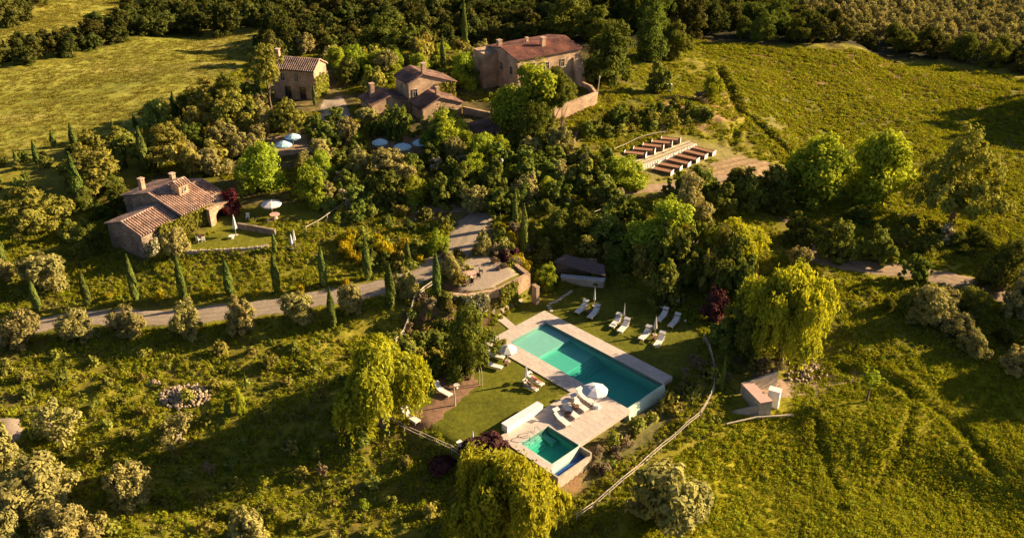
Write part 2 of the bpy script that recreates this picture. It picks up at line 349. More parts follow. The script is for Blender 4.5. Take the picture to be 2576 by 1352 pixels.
RD1 = road_poly([(-60,870),(0,848),(130,812),(270,798),(430,797),(560,783),(700,768),(800,750),(900,735),(1000,712),(1080,680),(1140,640),(1170,600),(1195,560),(1215,535)], 4.6)
RD2 = road_poly([(1530,500),(1600,480),(1700,470),(1850,455),(1990,560),(2050,645),(2160,668),(2280,680),(2400,705),(2520,735),(2700,790)], 5)
def linedist(pts, x, y):
    best = np.full(x.shape, 1e9)
    for (ax, ay), (bx, by) in zip(pts[:-1], pts[1:]):
        dx, dy = bx - ax, by - ay; t = np.clip(((x - ax) * dx + (y - ay) * dy) / (dx * dx + dy * dy), 0, 1); best = np.minimum(best, np.hypot(x - ax - t * dx, y - ay - t * dy))
    return best
def poly_D(pts): return [tuple(p) for p in Gs(pts)[:, :2]]
P_FIELD = poly_D([(-80,195),(160,155),(310,108),(345,94),(600,88),(690,84),(640,140),(560,190),(600,215),(470,245),(350,290),(330,315),(180,370),(-80,425)])
P_FIELD2 = poly_D([(-60,115),(60,112),(220,82),(300,60),(420,22),(440,-30),(90,-30),(100,40),(20,75),(-60,70)])
P_RFIELD = poly_D([(1770,105),(2070,125),(2350,165),(2700,215),(2700,600),(2480,700),(2440,560),(2100,545),(1960,400),(1870,300),(1830,200)])
P_BROWN = poly_D([(1830,125),(2080,130),(2310,170),(2350,200),(2250,240),(1980,230),(1880,200)])
P_SERAD = poly_D([(1880,960),(2100,900),(2250,900),(3150,900),(3250,1750),(1400,1750),(1500,1450),(1700,1150),(1830,1080)])
P_LAWN = [tuple(PF(s, t)[:2]) for s, t in ((-5.4,-2.2),(-2,-13.5),(6,-15),(16,-12),(19,-4),(19.5,-2),(18.7,-2),(18.7,6.5),(12.4,8.8),(12.4,20.5),(10,24.5),(1.5,24.2),(-1.5,20),(-2.5,10),(-4.6,3),(-5,1))]
P_CLAWN = poly_D([(470,632),(676,618),(695,598),(640,560),(850,545),(800,500),(640,520),(600,545),(560,570),(520,600),(480,615)])
P_GARD = poly_D([(330,480),(480,250),(690,130),(1200,110),(1500,200),(1440,330),(1460,420),(1560,500),(1300,560),(1280,640),(1180,560),(1000,600),(900,560),(800,540),(640,540),(560,440)])
P_WOOD = poly_D([(690,95),(800,40),(420,30),(500,-60),(2800,-60),(2800,200),(2350,150),(1880,112),(1750,100),(1640,160),(1500,150),(1400,90),(1150,120),(900,140)])
P_BED = poly_D([(1560,400),(1700,335),(1830,370),(1960,420),(1900,480),(1760,470),(1640,470)])
P_DIRT3 = poly_D([(1690,458),(1850,388),(1960,415),(1955,450),(1810,472)])
P_DIRT2 = poly_D([(1650,270),(1790,225),(1860,250),(1850,300),(1760,330),(1640,325)])
FLATX = 0
P_BANK = poly_D([(1030,760),(1120,690),(1190,750),(1240,800),(1130,860),(1060,900),(1000,880)])
P_SLOPE = poly_D([(1500,1100),(1640,1000),(1760,940),(1790,1000),(1650,1130),(1500,1250),(1400,1200)])
P_SHADEL = poly_D([(-60,600),(200,560),(330,640),(1040,600),(1050,700),(500,740),(-60,790)])
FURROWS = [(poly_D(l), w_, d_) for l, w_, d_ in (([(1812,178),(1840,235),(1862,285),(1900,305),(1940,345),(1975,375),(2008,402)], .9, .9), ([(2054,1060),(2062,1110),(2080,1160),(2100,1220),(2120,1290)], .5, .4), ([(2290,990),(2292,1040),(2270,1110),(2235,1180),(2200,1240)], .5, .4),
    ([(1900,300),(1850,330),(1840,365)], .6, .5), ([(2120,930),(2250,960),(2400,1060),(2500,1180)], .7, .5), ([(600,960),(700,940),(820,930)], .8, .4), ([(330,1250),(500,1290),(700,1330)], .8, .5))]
OPEN = [P_FIELD, P_FIELD2]
FLATP = [P_LAWN, P_CLAWN, RD1, RD2, P_BED, [tuple(PF(a_, b2)[:2]) for a_, b2 in ((-3,-3),(21,-3),(21,22),(11,22),(11,10),(-3,10))]]
k_ = near & (polydist([(-130,60),(170,60),(170,300),(-130,300)], gx, gy) < 0)
xx, yy = gx[k_], gy[k_]; amp = np.ones(len(xx))
for q in (P_SERAD, P_RFIELD): amp = np.minimum(amp, np.where(inpoly(q, xx, yy), .5, 1))
for q in OPEN: amp = np.minimum(amp, np.where(inpoly(q, xx, yy), .16, 1))
for q in FLATP: amp = np.minimum(amp, sst(.2, 1.6, polydist(q, xx, yy)))
amp = np.minimum(amp, sst(.3, 1.5, polydist(TERR, xx, yy))); amp = np.minimum(amp, sst(.3, 1.5, polydist(VILT, xx, yy)))
hum = np.clip(fbm(xx, yy, 2.6, 201, 3) - .47, 0, 1) * 2.3 + (fbm(xx, yy, 1.1, 205, 2) - .5) * .28 + (fbm(xx, yy, 7, 207, 2) - .5) * .5
gz[k_] += hum * amp * .5
for l, w_, d_ in FURROWS: dd_ = linedist(l, xx, yy) + (fbm(xx, yy, 2, 9) - .5) * .8; gz[k_] -= d_ * np.exp(-(dd_ / w_) ** 2) - .3 * d_ * np.exp(-((dd_ - 2 * w_) / w_) ** 2)
gz = dig(gx, gy, gz)
def ground_cols(x, y):
    jx = x + (fbm(x, y, 3, 21) - .5) * 3.5; jy = y + (fbm(x, y, 3, 31) - .5) * 3.5
    n1 = fbm(x, y, 14, 41)[:, None]; n2 = fbm(x, y, 2.2, 51)[:, None]; n3 = fbm(x, y, 5, 61)[:, None]
    A = lambda *c: np.array(c)[None, :]
    def mix(a, b, t): return a * (1 - t) + b * t
    c = mix(A(.10,.10,.012), A(.17,.15,.018), sst(.3, .7, n1)); c = mix(c, A(.10,.065,.025), sst(.52, .72, n3) * .6)
    def put(poly, col, soft=.8):
        nonlocal c
        k = (1 - sst(-soft, soft, polydist(poly, jx, jy)))[:, None]; c = c * (1 - k) + col * k
    put(P_RFIELD, mix(A(.085,.085,.014), A(.14,.12,.03), sst(.35, .65, n3)))
    put(P_BROWN, mix(A(.12,.07,.025), A(.17,.11,.035), sst(.3, .7, n2)), 2)
    put(P_SERAD, mix(A(.17,.155,.012), A(.22,.195,.014), sst(.3, .7, n1)), 2)
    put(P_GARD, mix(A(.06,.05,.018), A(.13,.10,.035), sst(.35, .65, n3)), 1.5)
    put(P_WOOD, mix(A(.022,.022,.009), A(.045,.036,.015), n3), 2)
    put(P_FIELD, mix(mix(A(.175,.172,.024), A(.225,.21,.034), sst(.3, .7, n1)), A(.25,.19,.06), sst(.58, .75, fbm(x, y * 2.2, 22, 77)[:, None]) * .4), 1)
    put(P_FIELD2, mix(A(.19,.18,.025), A(.27,.24,.04), sst(.3, .7, n3)), 1)
    put(P_BED, A(.19,.16,.05)); put(P_DIRT3, mix(A(.20,.13,.07), A(.27,.19,.10), sst(.4, .6, np.sin(x * 2.1 - y * 3.4)[:, None] * .5 + .5)), .5); put(P_DIRT2, mix(A(.22,.13,.06), A(.28,.18,.08), n2)); put(P_BANK, mix(A(.16,.08,.05), A(.09,.07,.03), n2)); put(P_SLOPE, mix(A(.20,.11,.06), A(.10,.09,.03), sst(.4,.6,n3)))
    put(P_LAWN, mix(A(.075,.080,.008), A(.105,.105,.010), n2), .05); put(P_CLAWN, mix(A(.085,.09,.009), A(.13,.125,.012), n3), .4)
    for l, w_, d_ in FURROWS: c = c * (1 - .45 * np.exp(-(linedist(l, jx, jy) / (w_ * 1.2)) ** 2))[:, None]  # darkens ground colour along furrows: painted shade, plus darker trench vegetation
    return c * (0.75 + .5 * n2) * 1.45
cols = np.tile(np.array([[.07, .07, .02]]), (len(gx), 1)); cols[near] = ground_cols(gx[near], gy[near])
ni, nj = GX.shape; idx = np.arange(ni * nj).reshape(ni, nj)
quads = np.stack([idx[:-1, :-1], idx[1:, :-1], idx[1:, 1:], idx[:-1, 1:]], -1).reshape(-1, 4)
gm, gn, GN_, GL_ = newmat('ground')
o_ = GN_.new('ShaderNodeOutputMaterial'); b_ = GN_.new('ShaderNodeBsdfPrincipled'); GL_.new(b_.outputs[0], o_.inputs[0]); b_.inputs['Roughness'].default_value = .95; b_.inputs['Specular IOR Level'].default_value = .1
va = GN_.new('ShaderNodeVertexColor'); va.layer_name = 'land'; tc_ = GN_.new('ShaderNodeTexCoord'); nz_ = GN_.new('ShaderNodeTexNoise'); nz_.inputs['Scale'].default_value = 1.6; nz_.inputs['Detail'].default_value = 9; nz_.inputs['Roughness'].default_value = .75
GL_.new(tc_.outputs['Object'], nz_.inputs['Vector']); mr_ = GN_.new('ShaderNodeMapRange'); mr_.inputs[1].default_value = .32; mr_.inputs[2].default_value = .68; mr_.inputs[3].default_value = .55; mr_.inputs[4].default_value = 1.35
GL_.new(nz_.outputs[0], mr_.inputs[0]); hs_ = GN_.new('ShaderNodeHueSaturation'); GL_.new(mr_.outputs[0], hs_.inputs['Value']); GL_.new(va.outputs[0], hs_.inputs['Color']); GL_.new(hs_.outputs[0], b_.inputs['Base Color'])
bp_ = GN_.new('ShaderNodeBump'); bp_.inputs['Strength'].default_value = .7; bp_.inputs['Distance'].default_value = .12; GL_.new(nz_.outputs[0], bp_.inputs['Height']); GL_.new(bp_.outputs[0], b_.inputs['Normal'])
gme = np_mesh('ground', np.stack([gx, gy, gz], 1), quads, gm, smooth=True)
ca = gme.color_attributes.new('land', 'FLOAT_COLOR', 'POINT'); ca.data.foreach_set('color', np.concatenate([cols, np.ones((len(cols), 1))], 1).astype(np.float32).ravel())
tag(link('ground', gme), kind='structure')

def ribbon(name, pts, widths, mat, dz=.07, step=1.0, ragged=.35, cross=6, label=None, kind='structure'):
    """a path draped on the land; pts in photo positions"""
    P = [G(*p) for p in pts]; W = list(widths)
    pl = [P[0]]; wl = [W[0]]
    for i in range(len(P) - 1):
        n = max(1, int((P[i + 1] - P[i]).length / step))
        for k in range(1, n + 1):
            t = k / n; p0, p1, p2, p3 = P[max(i - 1, 0)], P[i], P[i + 1], P[min(i + 2, len(P) - 1)]
            q = .5 * ((2 * p1) + (p2 - p0) * t + (2 * p0 - 5 * p1 + 4 * p2 - p3) * t * t + (3 * p1 - p0 - 3 * p2 + p3) * t ** 3)
            pl.append(q); wl.append(W[i] * (1 - t) + W[i + 1] * t)
    V = []
    for i, p in enumerate(pl):
        d = (pl[min(i + 1, len(pl) - 1)] - pl[max(i - 1, 0)]); d.z = 0; d.normalize(); n = Vector((-d.y, d.x, 0))
        for k in range(cross + 1):
            e = (k / cross - .5); wv = wl[i] * e * (1 + ragged * (random.random() - .5) * (1 if k in (0, cross) else 0))
            V.append(p + n * wv)
    V = np.array([v[:] for v in V]); V[:, 2] = land_z(V[:, 0], V[:, 1]) + dz
    e = (np.arange(len(V)) % (cross + 1)); V[(e == 0) | (e == cross), 2] -= dz + .06
    m = cross + 1; I = np.arange(len(pl) * m).reshape(-1, m)
    q = np.stack([I[:-1, :-1], I[:-1, 1:], I[1:, 1:], I[1:, :-1]], -1).reshape(-1, 4)
    return tag(link(name, np_mesh(name, V, q, mat, e / cross, smooth=True)), label=label, kind=kind)
Zg = gz.reshape(ni, nj)
def land_z(x, y):
    """height of the modelled sheet itself (bilinear)"""
    x = np.atleast_1d(x); y = np.atleast_1d(y)
    i = np.clip(np.searchsorted(ax_x, x) - 1, 0, ni - 2); j = np.clip(np.searchsorted(ax_y, y) - 1, 0, nj - 2)
    fx = (x - ax_x[i]) / (ax_x[i + 1] - ax_x[i]); fy = (y - ax_y[j]) / (ax_y[j + 1] - ax_y[j])
    return (Zg[i, j] * (1 - fx) + Zg[i + 1, j] * fx) * (1 - fy) + (Zg[i, j + 1] * (1 - fx) + Zg[i + 1, j + 1] * fx) * fy
def lz(x, y): return float(land_z(x, y)[0])
def L(u, v, dz=0.0):
    p = G(u, v); p.z = lz(p.x, p.y) + dz; return p
def at(p, dz=0.0): return Vector((p[0], p[1], lz(p[0], p[1]) + dz))

def patch(name, pts, mat, dz=.06, step=.6, world=False):
    poly = pts if world else poly_D(pts)
    xs = [p[0] for p in poly]; ys = [p[1] for p in poly]
    X, Y = np.meshgrid(np.arange(min(xs), max(xs) + step, step), np.arange(min(ys), max(ys) + step, step), indexing='ij')
    d = polydist(poly, X.ravel(), Y.ravel()) + (fbm(X.ravel(), Y.ravel(), 1.5, 5) - .5) * 1.1
    z = land_z(X.ravel(), Y.ravel()) + np.where(d < -.3, dz, np.where(d < .35, dz * .2, -.15))
    I = np.arange(X.size).reshape(X.shape); q = np.stack([I[:-1, :-1], I[1:, :-1], I[1:, 1:], I[:-1, 1:]], -1).reshape(-1, 4)
    q = q[(d[q] < .6).any(1)]
    used = np.unique(q); mp = np.zeros(X.size, int); mp[used] = np.arange(len(used))
    V = np.stack([X.ravel(), Y.ravel(), z], 1)[used]
    return tag(link(name, np_mesh(name, V, mp[q], mat, smooth=True)), kind='structure')

ribbon('gravel_road', [(-60,870),(0,848),(130,812),(270,798),(430,797),(560,783),(700,768),(800,750),(900,735),(1000,712),(1080,680),(1140,640),(1170,600),(1195,560),(1215,535)],
       [3.6,3.6,3.6,3.6,3.8,4,4,4,4.2,4.6,5,5.8,5.8,5.5,4.2], M['gravelr'])
ribbon('gravel_path', [(1215,535),(1170,525),(1080,528),(1000,535)], [3.5,3,2.2,1.5], M['pathr'])
ribbon('dirt_track', [(1530,500),(1600,480),(1700,470),(1850,455),(1990,560),(2050,645),(2160,668),(2280,680),(2400,705),(2520,735),(2700,790)], [2,2.6,3,3,2.6,3.6,4.5,4.2,4.6,6,6.5], M['pathr'])
patch('terrace_gravel', [(-6.9,105.9),(-5.6,105.2),(-2.3,106.2),(1.5,110.4),(0.1,113),(-4.2,116.2),(-8.2,112.3)], M['gravel'], world=True)
patch('garden_path', [(1850,985),(1960,960),(2100,925),(2200,935),(2150,960),(2050,1000),(1960,1000)], M['path'], dz=.05)
patch('left_track', [(-40,1050),(40,1055),(62,1085),(40,1110),(-40,1120)], M['gravel'])
patch('left_track', [(-40,1270),(20,1290),(60,1352),(60,1400),(-60,1400)], M['gravel'])
patch('village_yard', [(660,345),(760,335),(800,380),(700,395)], M['path'])
patch('village_yard', [(870,400),(950,385),(960,430),(880,440)], M['path'])
patch('village_yard', [(815,255),(860,240),(880,290),(830,330),(805,300)], M['gravel'])
patch('dining_yard', [(940,345),(1090,340),(1090,385),(960,395)], M['path'])
patch('trodden_earth_strip', [(1203,969),(1142,1018),(1061,1100),(1021,1081),(1096,1002),(1110,948),(1189,943)], M['strip'], step=.45)
print('land', round(time.time() - T0, 1))
# ================================================================== PART 2: buildings, walls, pool
def leafset(cen, nrm, size, rg, aspect=1.0, jitter=.6, droop=None):
    """quads around centres; nrm = preferred facing"""
    n = len(cen); nn = nrm + rg.normal(0, jitter, (n, 3)); nn /= np.linalg.norm(nn, axis=1, keepdims=True) + 1e-9
    up = rg.normal(0, 1, (n, 3)) if droop is None else np.tile(np.array([[0, 0, 1.0]]), (n, 1)) + rg.normal(0, droop, (n, 3))
    a = np.cross(nn, up); a /= np.linalg.norm(a, axis=1, keepdims=True) + 1e-9; b = np.cross(nn, a)
    s = (size * rg.uniform(.6, 1.35, n))[:, None] * .5
    a = a * s; b = b * s * aspect
    V = np.stack([cen - a * .35 - b, cen + a - b * .1, cen + a * .25 + b, cen - a + b * .15], 1).reshape(-1, 3)
    return V, np.arange(4 * n).reshape(n, 4)
def section(root, ax, u_ang, P0, Lx, Wy, z0, ze, zr, wall, tiles, apex=.5, over=.35, wins=(), zeb=None, ridge_over=.2, pitch=.42, open_front=False):
    """one gabled volume of a building: local x along the ridge, local y to its left; front eave at y = 0"""
    zeb = ze if zeb is None else zeb
    u = Vector((math.cos(u_ang), math.sin(u_ang), 0)); n = Vector((-math.sin(u_ang), math.cos(u_ang), 0)); B = Vector((P0[0], P0[1], 0)); RL = root.location
    T = lambda x, y, z: (B + u * x + n * y + Vector((0, 0, z))) - RL
    ya = Wy * apex
    mb = MB()
    pts = [(0, 0, z0), (Lx, 0, z0), (Lx, Wy, z0), (0, Wy, z0), (0, 0, ze), (Lx, 0, ze), (Lx, Wy, zeb), (0, Wy, zeb), (0, ya, zr), (Lx, ya, zr)]
    mb.add([T(*p) for p in pts], [(0, 1, 5, 4), (2, 3, 7, 6), (3, 0, 4, 8, 7), (1, 2, 6, 9, 5), (0, 3, 2, 1), (4, 5, 9, 8), (6, 7, 8, 9)])
    mb.build('wall', wall, root)
    for side in (0, 1):
        y0, y1, e0 = (0, ya, ze) if side == 0 else (Wy, ya, zeb)
        sl = (zr - e0) / (y1 - y0); oy = -over if side == 0 else over
        a = Vector((0, y0 + oy, e0 + sl * oy)); b = Vector((0, y1, zr)); th = .1
        r = MB(); x0, x1 = -ridge_over, Lx + ridge_over
        r.hexa([T(x0, a.y, a.z + .02), T(x1, a.y, a.z + .02), T(x1, b.y, b.z + .02), T(x0, b.y, b.z + .02), T(x0, a.y, a.z + th), T(x1, a.y, a.z + th), T(x1, b.y, b.z + th), T(x0, b.y, b.z + th)])
        ro = r.build('roof', M['tileb'], root)
        t = MB(); nx = int((x1 - x0) / pitch); ln = (b - a).length; ns = max(2, int(ln / .42)); rr = pitch * .24
        for i in range(nx + 1):
            x = x0 + .05 + i * (x1 - x0 - .1) / nx
            vs = []; fs = []
            for k in range(ns):
                f0, f1 = k / ns, min(1.0, (k + 1.12) / ns); j = random.uniform(-.018, .018); g = random.uniform(.9, 1.1)
                for f, lift in ((f0, .045), (f1, .0)):
                    p = a + (b - a) * f
                    for q in (-1, -.6, .6, 1):
                        vs.append(T(x + j + q * rr * g, p.y, p.z + th + lift * (1) + (rr * 1.6 if abs(q) < .9 else -.01)))
                o = k * 8; fs += [(o, o + 1, o + 5, o + 4), (o + 1, o + 2, o + 6, o + 5), (o + 2, o + 3, o + 7, o + 6), (o, o + 3, o + 2, o + 1)]
            t.add(vs, fs)
        tag(t.build('roof_tile_rows', tiles, ro), kind='stuff')
    rd = MB(); k = int(Lx / .45)
    for i in range(k):
        x = (i + .5) * (Lx + .3) / k - .15; rd.hexa([T(x - .24, ya - .16, zr + .08), T(x + .24, ya - .16, zr + .08), T(x + .24, ya + .16, zr + .08), T(x - .24, ya + .16, zr + .08),
                                        T(x - .24, ya - .07, zr + .24 + random.uniform(0, .03)), T(x + .24, ya - .07, zr + .21), T(x + .24, ya + .07, zr + .21), T(x - .24, ya + .07, zr + .24)])
    tag(rd.build('ridge_tiles', tiles, root), kind='stuff')
    for (fc, pos, z, ww, hh) in wins:
        if fc == 'y0': c, tx, out = T(pos, 0, z), u, -n
        elif fc == 'y1': c, tx, out = T(pos, Wy, z), u, n
        elif fc == 'x0': c, tx, out = T(0, pos, z), n, -u
        else: c, tx, out = T(Lx, pos, z), n, u
        up = Vector((0, 0, 1)); f = MB(); bw = .1
        def bar(cx, cz, w_, h_, d_, o_):
            q = c + tx * cx + up * cz + out * o_; a_, b_, g = tx * (w_ / 2), up * (h_ / 2), out * (d_ / 2)
            f.hexa([q - a_ - g - b_, q + a_ - g - b_, q + a_ + g - b_, q - a_ + g - b_, q - a_ - g + b_, q + a_ - g + b_, q + a_ + g + b_, q - a_ + g + b_])
        bar(-ww / 2, 0, bw, hh, .14, .03); bar(ww / 2, 0, bw, hh, .14, .03); bar(0, hh / 2, ww + bw, bw, .15, .032); bar(0, -hh / 2 - .03, ww + .25, .12, .26, .06)
        bar(0, 0, .05, hh, .06, .05); bar(0, hh * .12, ww, .05, .055, .048)
        fo = f.build('window', M['pole'] if hh < 1.9 else M['wood'], root)
        f = MB(); bar(0, 0, ww - .02, hh - .02, .05, .012); f.build('pane', M['glass'], fo)
    return T
def chimney(root, p, zb, zt, w_=.8, ang=0.0, mat=None):
    c = Vector((p[0], p[1], 0)) - root.location; m = MB(); m.box(c + Vector((0, 0, (zb + zt - .25) / 2)), (w_, w_, zt - .25 - zb), ang)
    o = m.build('chimney', mat or M['stone'], root)
    m = MB(); 
    for a_ in (-1, 1):
        for b_ in (-1, 1):
            q = Matrix.Rotation(ang, 3, 'Z') @ Vector((a_ * w_ * .38, b_ * w_ * .38, 0)); m.box(c + q + Vector((0, 0, zt - .13)), (w_ * .2, w_ * .2, .24), ang)
    m.box(c + Vector((0, 0, zt + .04)), (w_ * 1.25, w_ * 1.25, .1), ang)
    m.build('chimney_cap', M['tile'], o)
def ivy(root, a, b, z0, z1, dens=40, off=.12, mat='ivy', fill=.6, size=.3, seed=1):
    rg = np.random.default_rng(seed); a = Vector(a); b = Vector(b); d = b - a; n = int(dens * d.length * (z1 - z0))
    t = rg.random(n); z = rg.random(n); nv = Vector((d.y, -d.x, 0)).normalized()
    k = fbm(t * d.length + 3, z * (z1 - z0) + 9, 1.6, seed) + .25 * (1 - abs(z - .4)) > 1 - fill
    t, z = t[k], z[k]
    off_ = np.abs(rg.normal(off, .1, len(t)))
    C = np.stack([a.x + d.x * t + nv.x * off_, a.y + d.y * t + nv.y * off_, z0 + (z1 - z0) * z], 1) - np.array(root.location)[None, :]
    V, Q = leafset(C, np.tile(np.array([[nv.x, nv.y, .3]]), (len(C), 1)), size, rg)
    tag(link('ivy', np_mesh('ivy', V, Q, M[mat], np.repeat(rg.random(len(C)), 4)), root), kind='stuff')

# --- cottage lower left
UA = R(58.5); cu = Vector((.5225, .8526, 0)); cn = Vector((.8526, -.5225, 0))
ap = lambda a, p, z=0: cu * a + cn * p + Vector((0, 0, z))
cot = empty('stone_cottage', ap(78.3, -106, 3.2), label='long stone cottage with stepped terracotta roofs and a belvedere, behind the curved garden wall', cat='cottage')
section(cot, 0, UA, ap(71.85, -103.2), 6.5, 6.9, 2.2, 6.6, 7.75, M['stoneg'], M['tile'], wins=[('y0', 4.6, 4.9, .9, 2.0), ('y0', 2.4, 5.4, .7, .9)])
section(cot, 0, UA, ap(78.35, -102.4), 5.9, 12.2, 2.6, 7.25, 9.05, M['stoneg'], M['tile'], wins=[('x0', 9.6, 5.0, 1.0, 1.4), ('y0', 3.2, 5.0, 1.0, 2.1)])
section(cot, 0, UA, ap(84.3, -104.2), 3.3, 8.6, 3.2, 6.5, 7.7, M['stoneg'], M['tile'])
section(cot, 0, UA, ap(81.0, -105.4), 1.7, 1.7, 7.2, 9.9, 10.3, M['stone'], M['tile'], over=.2, wins=[('y0', .95, 9.2, .6, .7), ('x0', 1.1, 9.1, .5, .6)])
chimney(cot, ap(79.9, -112.0), 6.9, 10.0, .66, UA); chimney(cot, ap(84.0, -110.2), 7.6, 9.7, .62, UA)
# arched porch in front of the cottage
pm = MB(); pa, pb = 82.2, 86.5; pf, pk = -101.2, -104.15; RL = cot.location
nseg = 10; arc = [(-math.cos(math.pi * i / nseg) * 1.35, math.sin(math.pi * i / nseg) * 1.0) for i in range(nseg + 1)]
ac = (pa + pb) / 2 + .25; zs = 5.1
for i in range(nseg):                                             # arched front wall
    (x0, h0), (x1, h1) = arc[i], arc[i + 1]
    pm.hexa([ap(ac + x0, pf, zs + h0) - RL, ap(ac + x1, pf, zs + h1) - RL, ap(ac + x1, pf - .5, zs + h1) - RL, ap(ac + x0, pf - .5, zs + h0) - RL,
             ap(ac + x0, pf, 6.7) - RL, ap(ac + x1, pf, 6.7) - RL, ap(ac + x1, pf - .5, 6.7) - RL, ap(ac + x0, pf - .5, 6.7) - RL])
for (x0, x1) in ((pa, ac - 1.35), (ac + 1.35, pb)):
    pm.hexa([ap(x0, pf, 3.4) - RL, ap(x1, pf, 3.4) - RL, ap(x1, pf - .5, 3.4) - RL, ap(x0, pf - .5, 3.4) - RL, ap(x0, pf, 6.7) - RL, ap(x1, pf, 6.7) - RL, ap(x1, pf - .5, 6.7) - RL, ap(x0, pf - .5, 6.7) - RL])
for x in (pa, pb - .45):
    pm.hexa([ap(x, pf - .52, 3.4) - RL, ap(x + .45, pf - .52, 3.4) - RL, ap(x + .45, pk, 3.4) - RL, ap(x, pk, 3.4) - RL, ap(x, pf - .52, 6.68) - RL, ap(x + .45, pf - .52, 6.68) - RL, ap(x + .45, pk, 6.68) - RL, ap(x, pk, 6.68) - RL])
pm.build('arched_porch', M['stone'], cot)
pm = MB(); pm.hexa([ap(pa - .2, pf + .3, 6.72) - RL, ap(pb + .2, pf + .3, 6.72) - RL, ap(pb + .2, pk, 6.9) - RL, ap(pa - .2, pk, 6.9) - RL, ap(pa - .2, pf + .3, 6.84) - RL, ap(pb + .2, pf + .3, 6.84) - RL, ap(pb + .2, pk, 7.05) - RL, ap(pa - .2, pk, 7.05) - RL])
pm.build('porch_roof', M['stone'], cot)
pm = MB(); pm.hexa([ap(pa - .3, pf + .4, 3.4) - RL, ap(pa + .5, pf + .4, 3.4) - RL, ap(pa + .5, pf + .02, 3.4) - RL, ap(pa - .3, pf + .02, 3.4) - RL, ap(pa - .1, pf + .12, 6.6) - RL, ap(pa + .3, pf + .12, 6.6) - RL, ap(pa + .3, pf + .02, 6.6) - RL, ap(pa - .1, pf + .02, 6.6) - RL]); pm.build('buttress', M['stone'], cot)
ivy(cot, ap(74.5, -103.1), ap(83.5, -102.3), 3.6, 7.0, 60, .5, 'ivy', .62, .34, 5)
ivy(cot, ap(71.7, -103.1), ap(74, -103.1), 3.2, 5.6, 60, .4, 'rose', .6, .3, 6)
ivy(cot, ap(86.3, -101.0), ap(88.0, -101.6), 3.6, 6.6, 90, .35, 'ivy', .8, .3, 8)

# --- tall house left of centre
h2 = empty('farmhouse', (-40, 173, 6.5), label='tall two-storey stone house with a single tiled roof, left of the other villas', cat='house')
U2 = R(-15); P2 = Vector((-36.7, 171.3, 0)) - Vector((math.cos(U2), math.sin(U2), 0)) * 8.6
section(h2, 0, U2, P2, 8.6, 5.3, 5.6, 12.1, 13.5, M['stone'], M['tile'], wins=[('y0', 5.0, 10.6, .9, 1.4), ('y0', 2.2, 10.6, .9, 1.4), ('x1', 2.6, 10.4, .7, 1.7), ('y0', 3.0, 7.7, 1.2, 2.2), ('y0', 6.0, 7.7, 1.2, 2.2)])
chimney(h2, P2 + Vector((1.0, 2.3, 0)), 12.6, 15.0, .7, U2)
_x = Vector((-36.7, 171.3, 0)); _n = Vector((-math.sin(U2), math.cos(U2), 0))
ivy(h2, _x + Vector((.05, 0, 0)), _x + _n * 5.3, 6.5, 10.8, 50, .15, 'ivy', .55, .35, 9)

# --- central house with its wings
h3 = empty('stone_house', (-14, 166, 7), label='stone house with a sloping lit gable wall and ivy, in the middle of the hamlet', cat='house')
U3 = R(120); g = Vector((math.cos(R(30)), math.sin(R(30)), 0))
c0 = Vector((-18.4, 163.6, 0)); cE = c0 + g * 9.2
section(h3, 0, U3, cE, 5.6, 9.2, 5.8, 11.1, 13.4, M['stone'], M['tiled'], apex=.68, zeb=12.2, wins=[('x0', 8.0, 10.4, .9, 1.3), ('x0', 1.3, 9.6, .8, 1.0), ('y1', 3.0, 10.9, .8, 1.0)])
chimney(h3, c0 + g * 3.3 + Vector((-.3, .8, 0)), 12.6, 15.2, .75, U3)
ivy(h3, c0 + g * 5.2, cE, 7.0, 11.3, 50, .15, 'ivy', .6, .35, 11)
l0 = Vector((-15.6, 159.0, 0)); lE = l0 + g * 7.6
section(h3, 0, U3, lE, 4.6, 7.6, 5.2, 9.0, 10.6, M['stone'], M['tiled'], apex=.55, wins=[('x0', 1.2, 7.4, 1.0, 1.1)])
chimney(h3, l0 + g * 3.2 + Vector((-.4, 1.8, 0)), 9.8, 12.0, .6, U3)
section(h3, 0, U3, c0 + Vector((math.cos(U3), math.sin(U3), 0)) * 1.0 - g * .02, 5.4, 6.8, 5.8, 9.0, 10.1, M['stone'], M['tiled'])
chimney(h3, c0 + Vector((math.cos(U3), math.sin(U3), 0)) * 4.0 - g * 5.4, 8.8, 12.0, .75, U3)
h4 = empty('low_outbuilding', (-3, 152, 6), label='low dark outbuilding with an old tiled roof, under the big tree before the villa', cat='outbuilding')
q0 = un(1172, 320, 8.3); q1 = un(1262, 297, 8.3); ua = math.atan2(q1.y - q0.y, q1.x - q0.x)
section(h4, 0, ua, Vector((q0.x, q0.y, 0)) + Vector((math.sin(ua), -math.cos(ua), 0)) * 3.0, (q1 - q0).length + 1.5, 6.0, 4.2, 7.4, 8.4, M['stone'], M['tiled'], wins=[('y0', 1.7, 6.2, .9, 1.9)])
q0 = un(1165, 266, 8.4); q1 = un(1245, 285, 8.0); pl_ = MB()
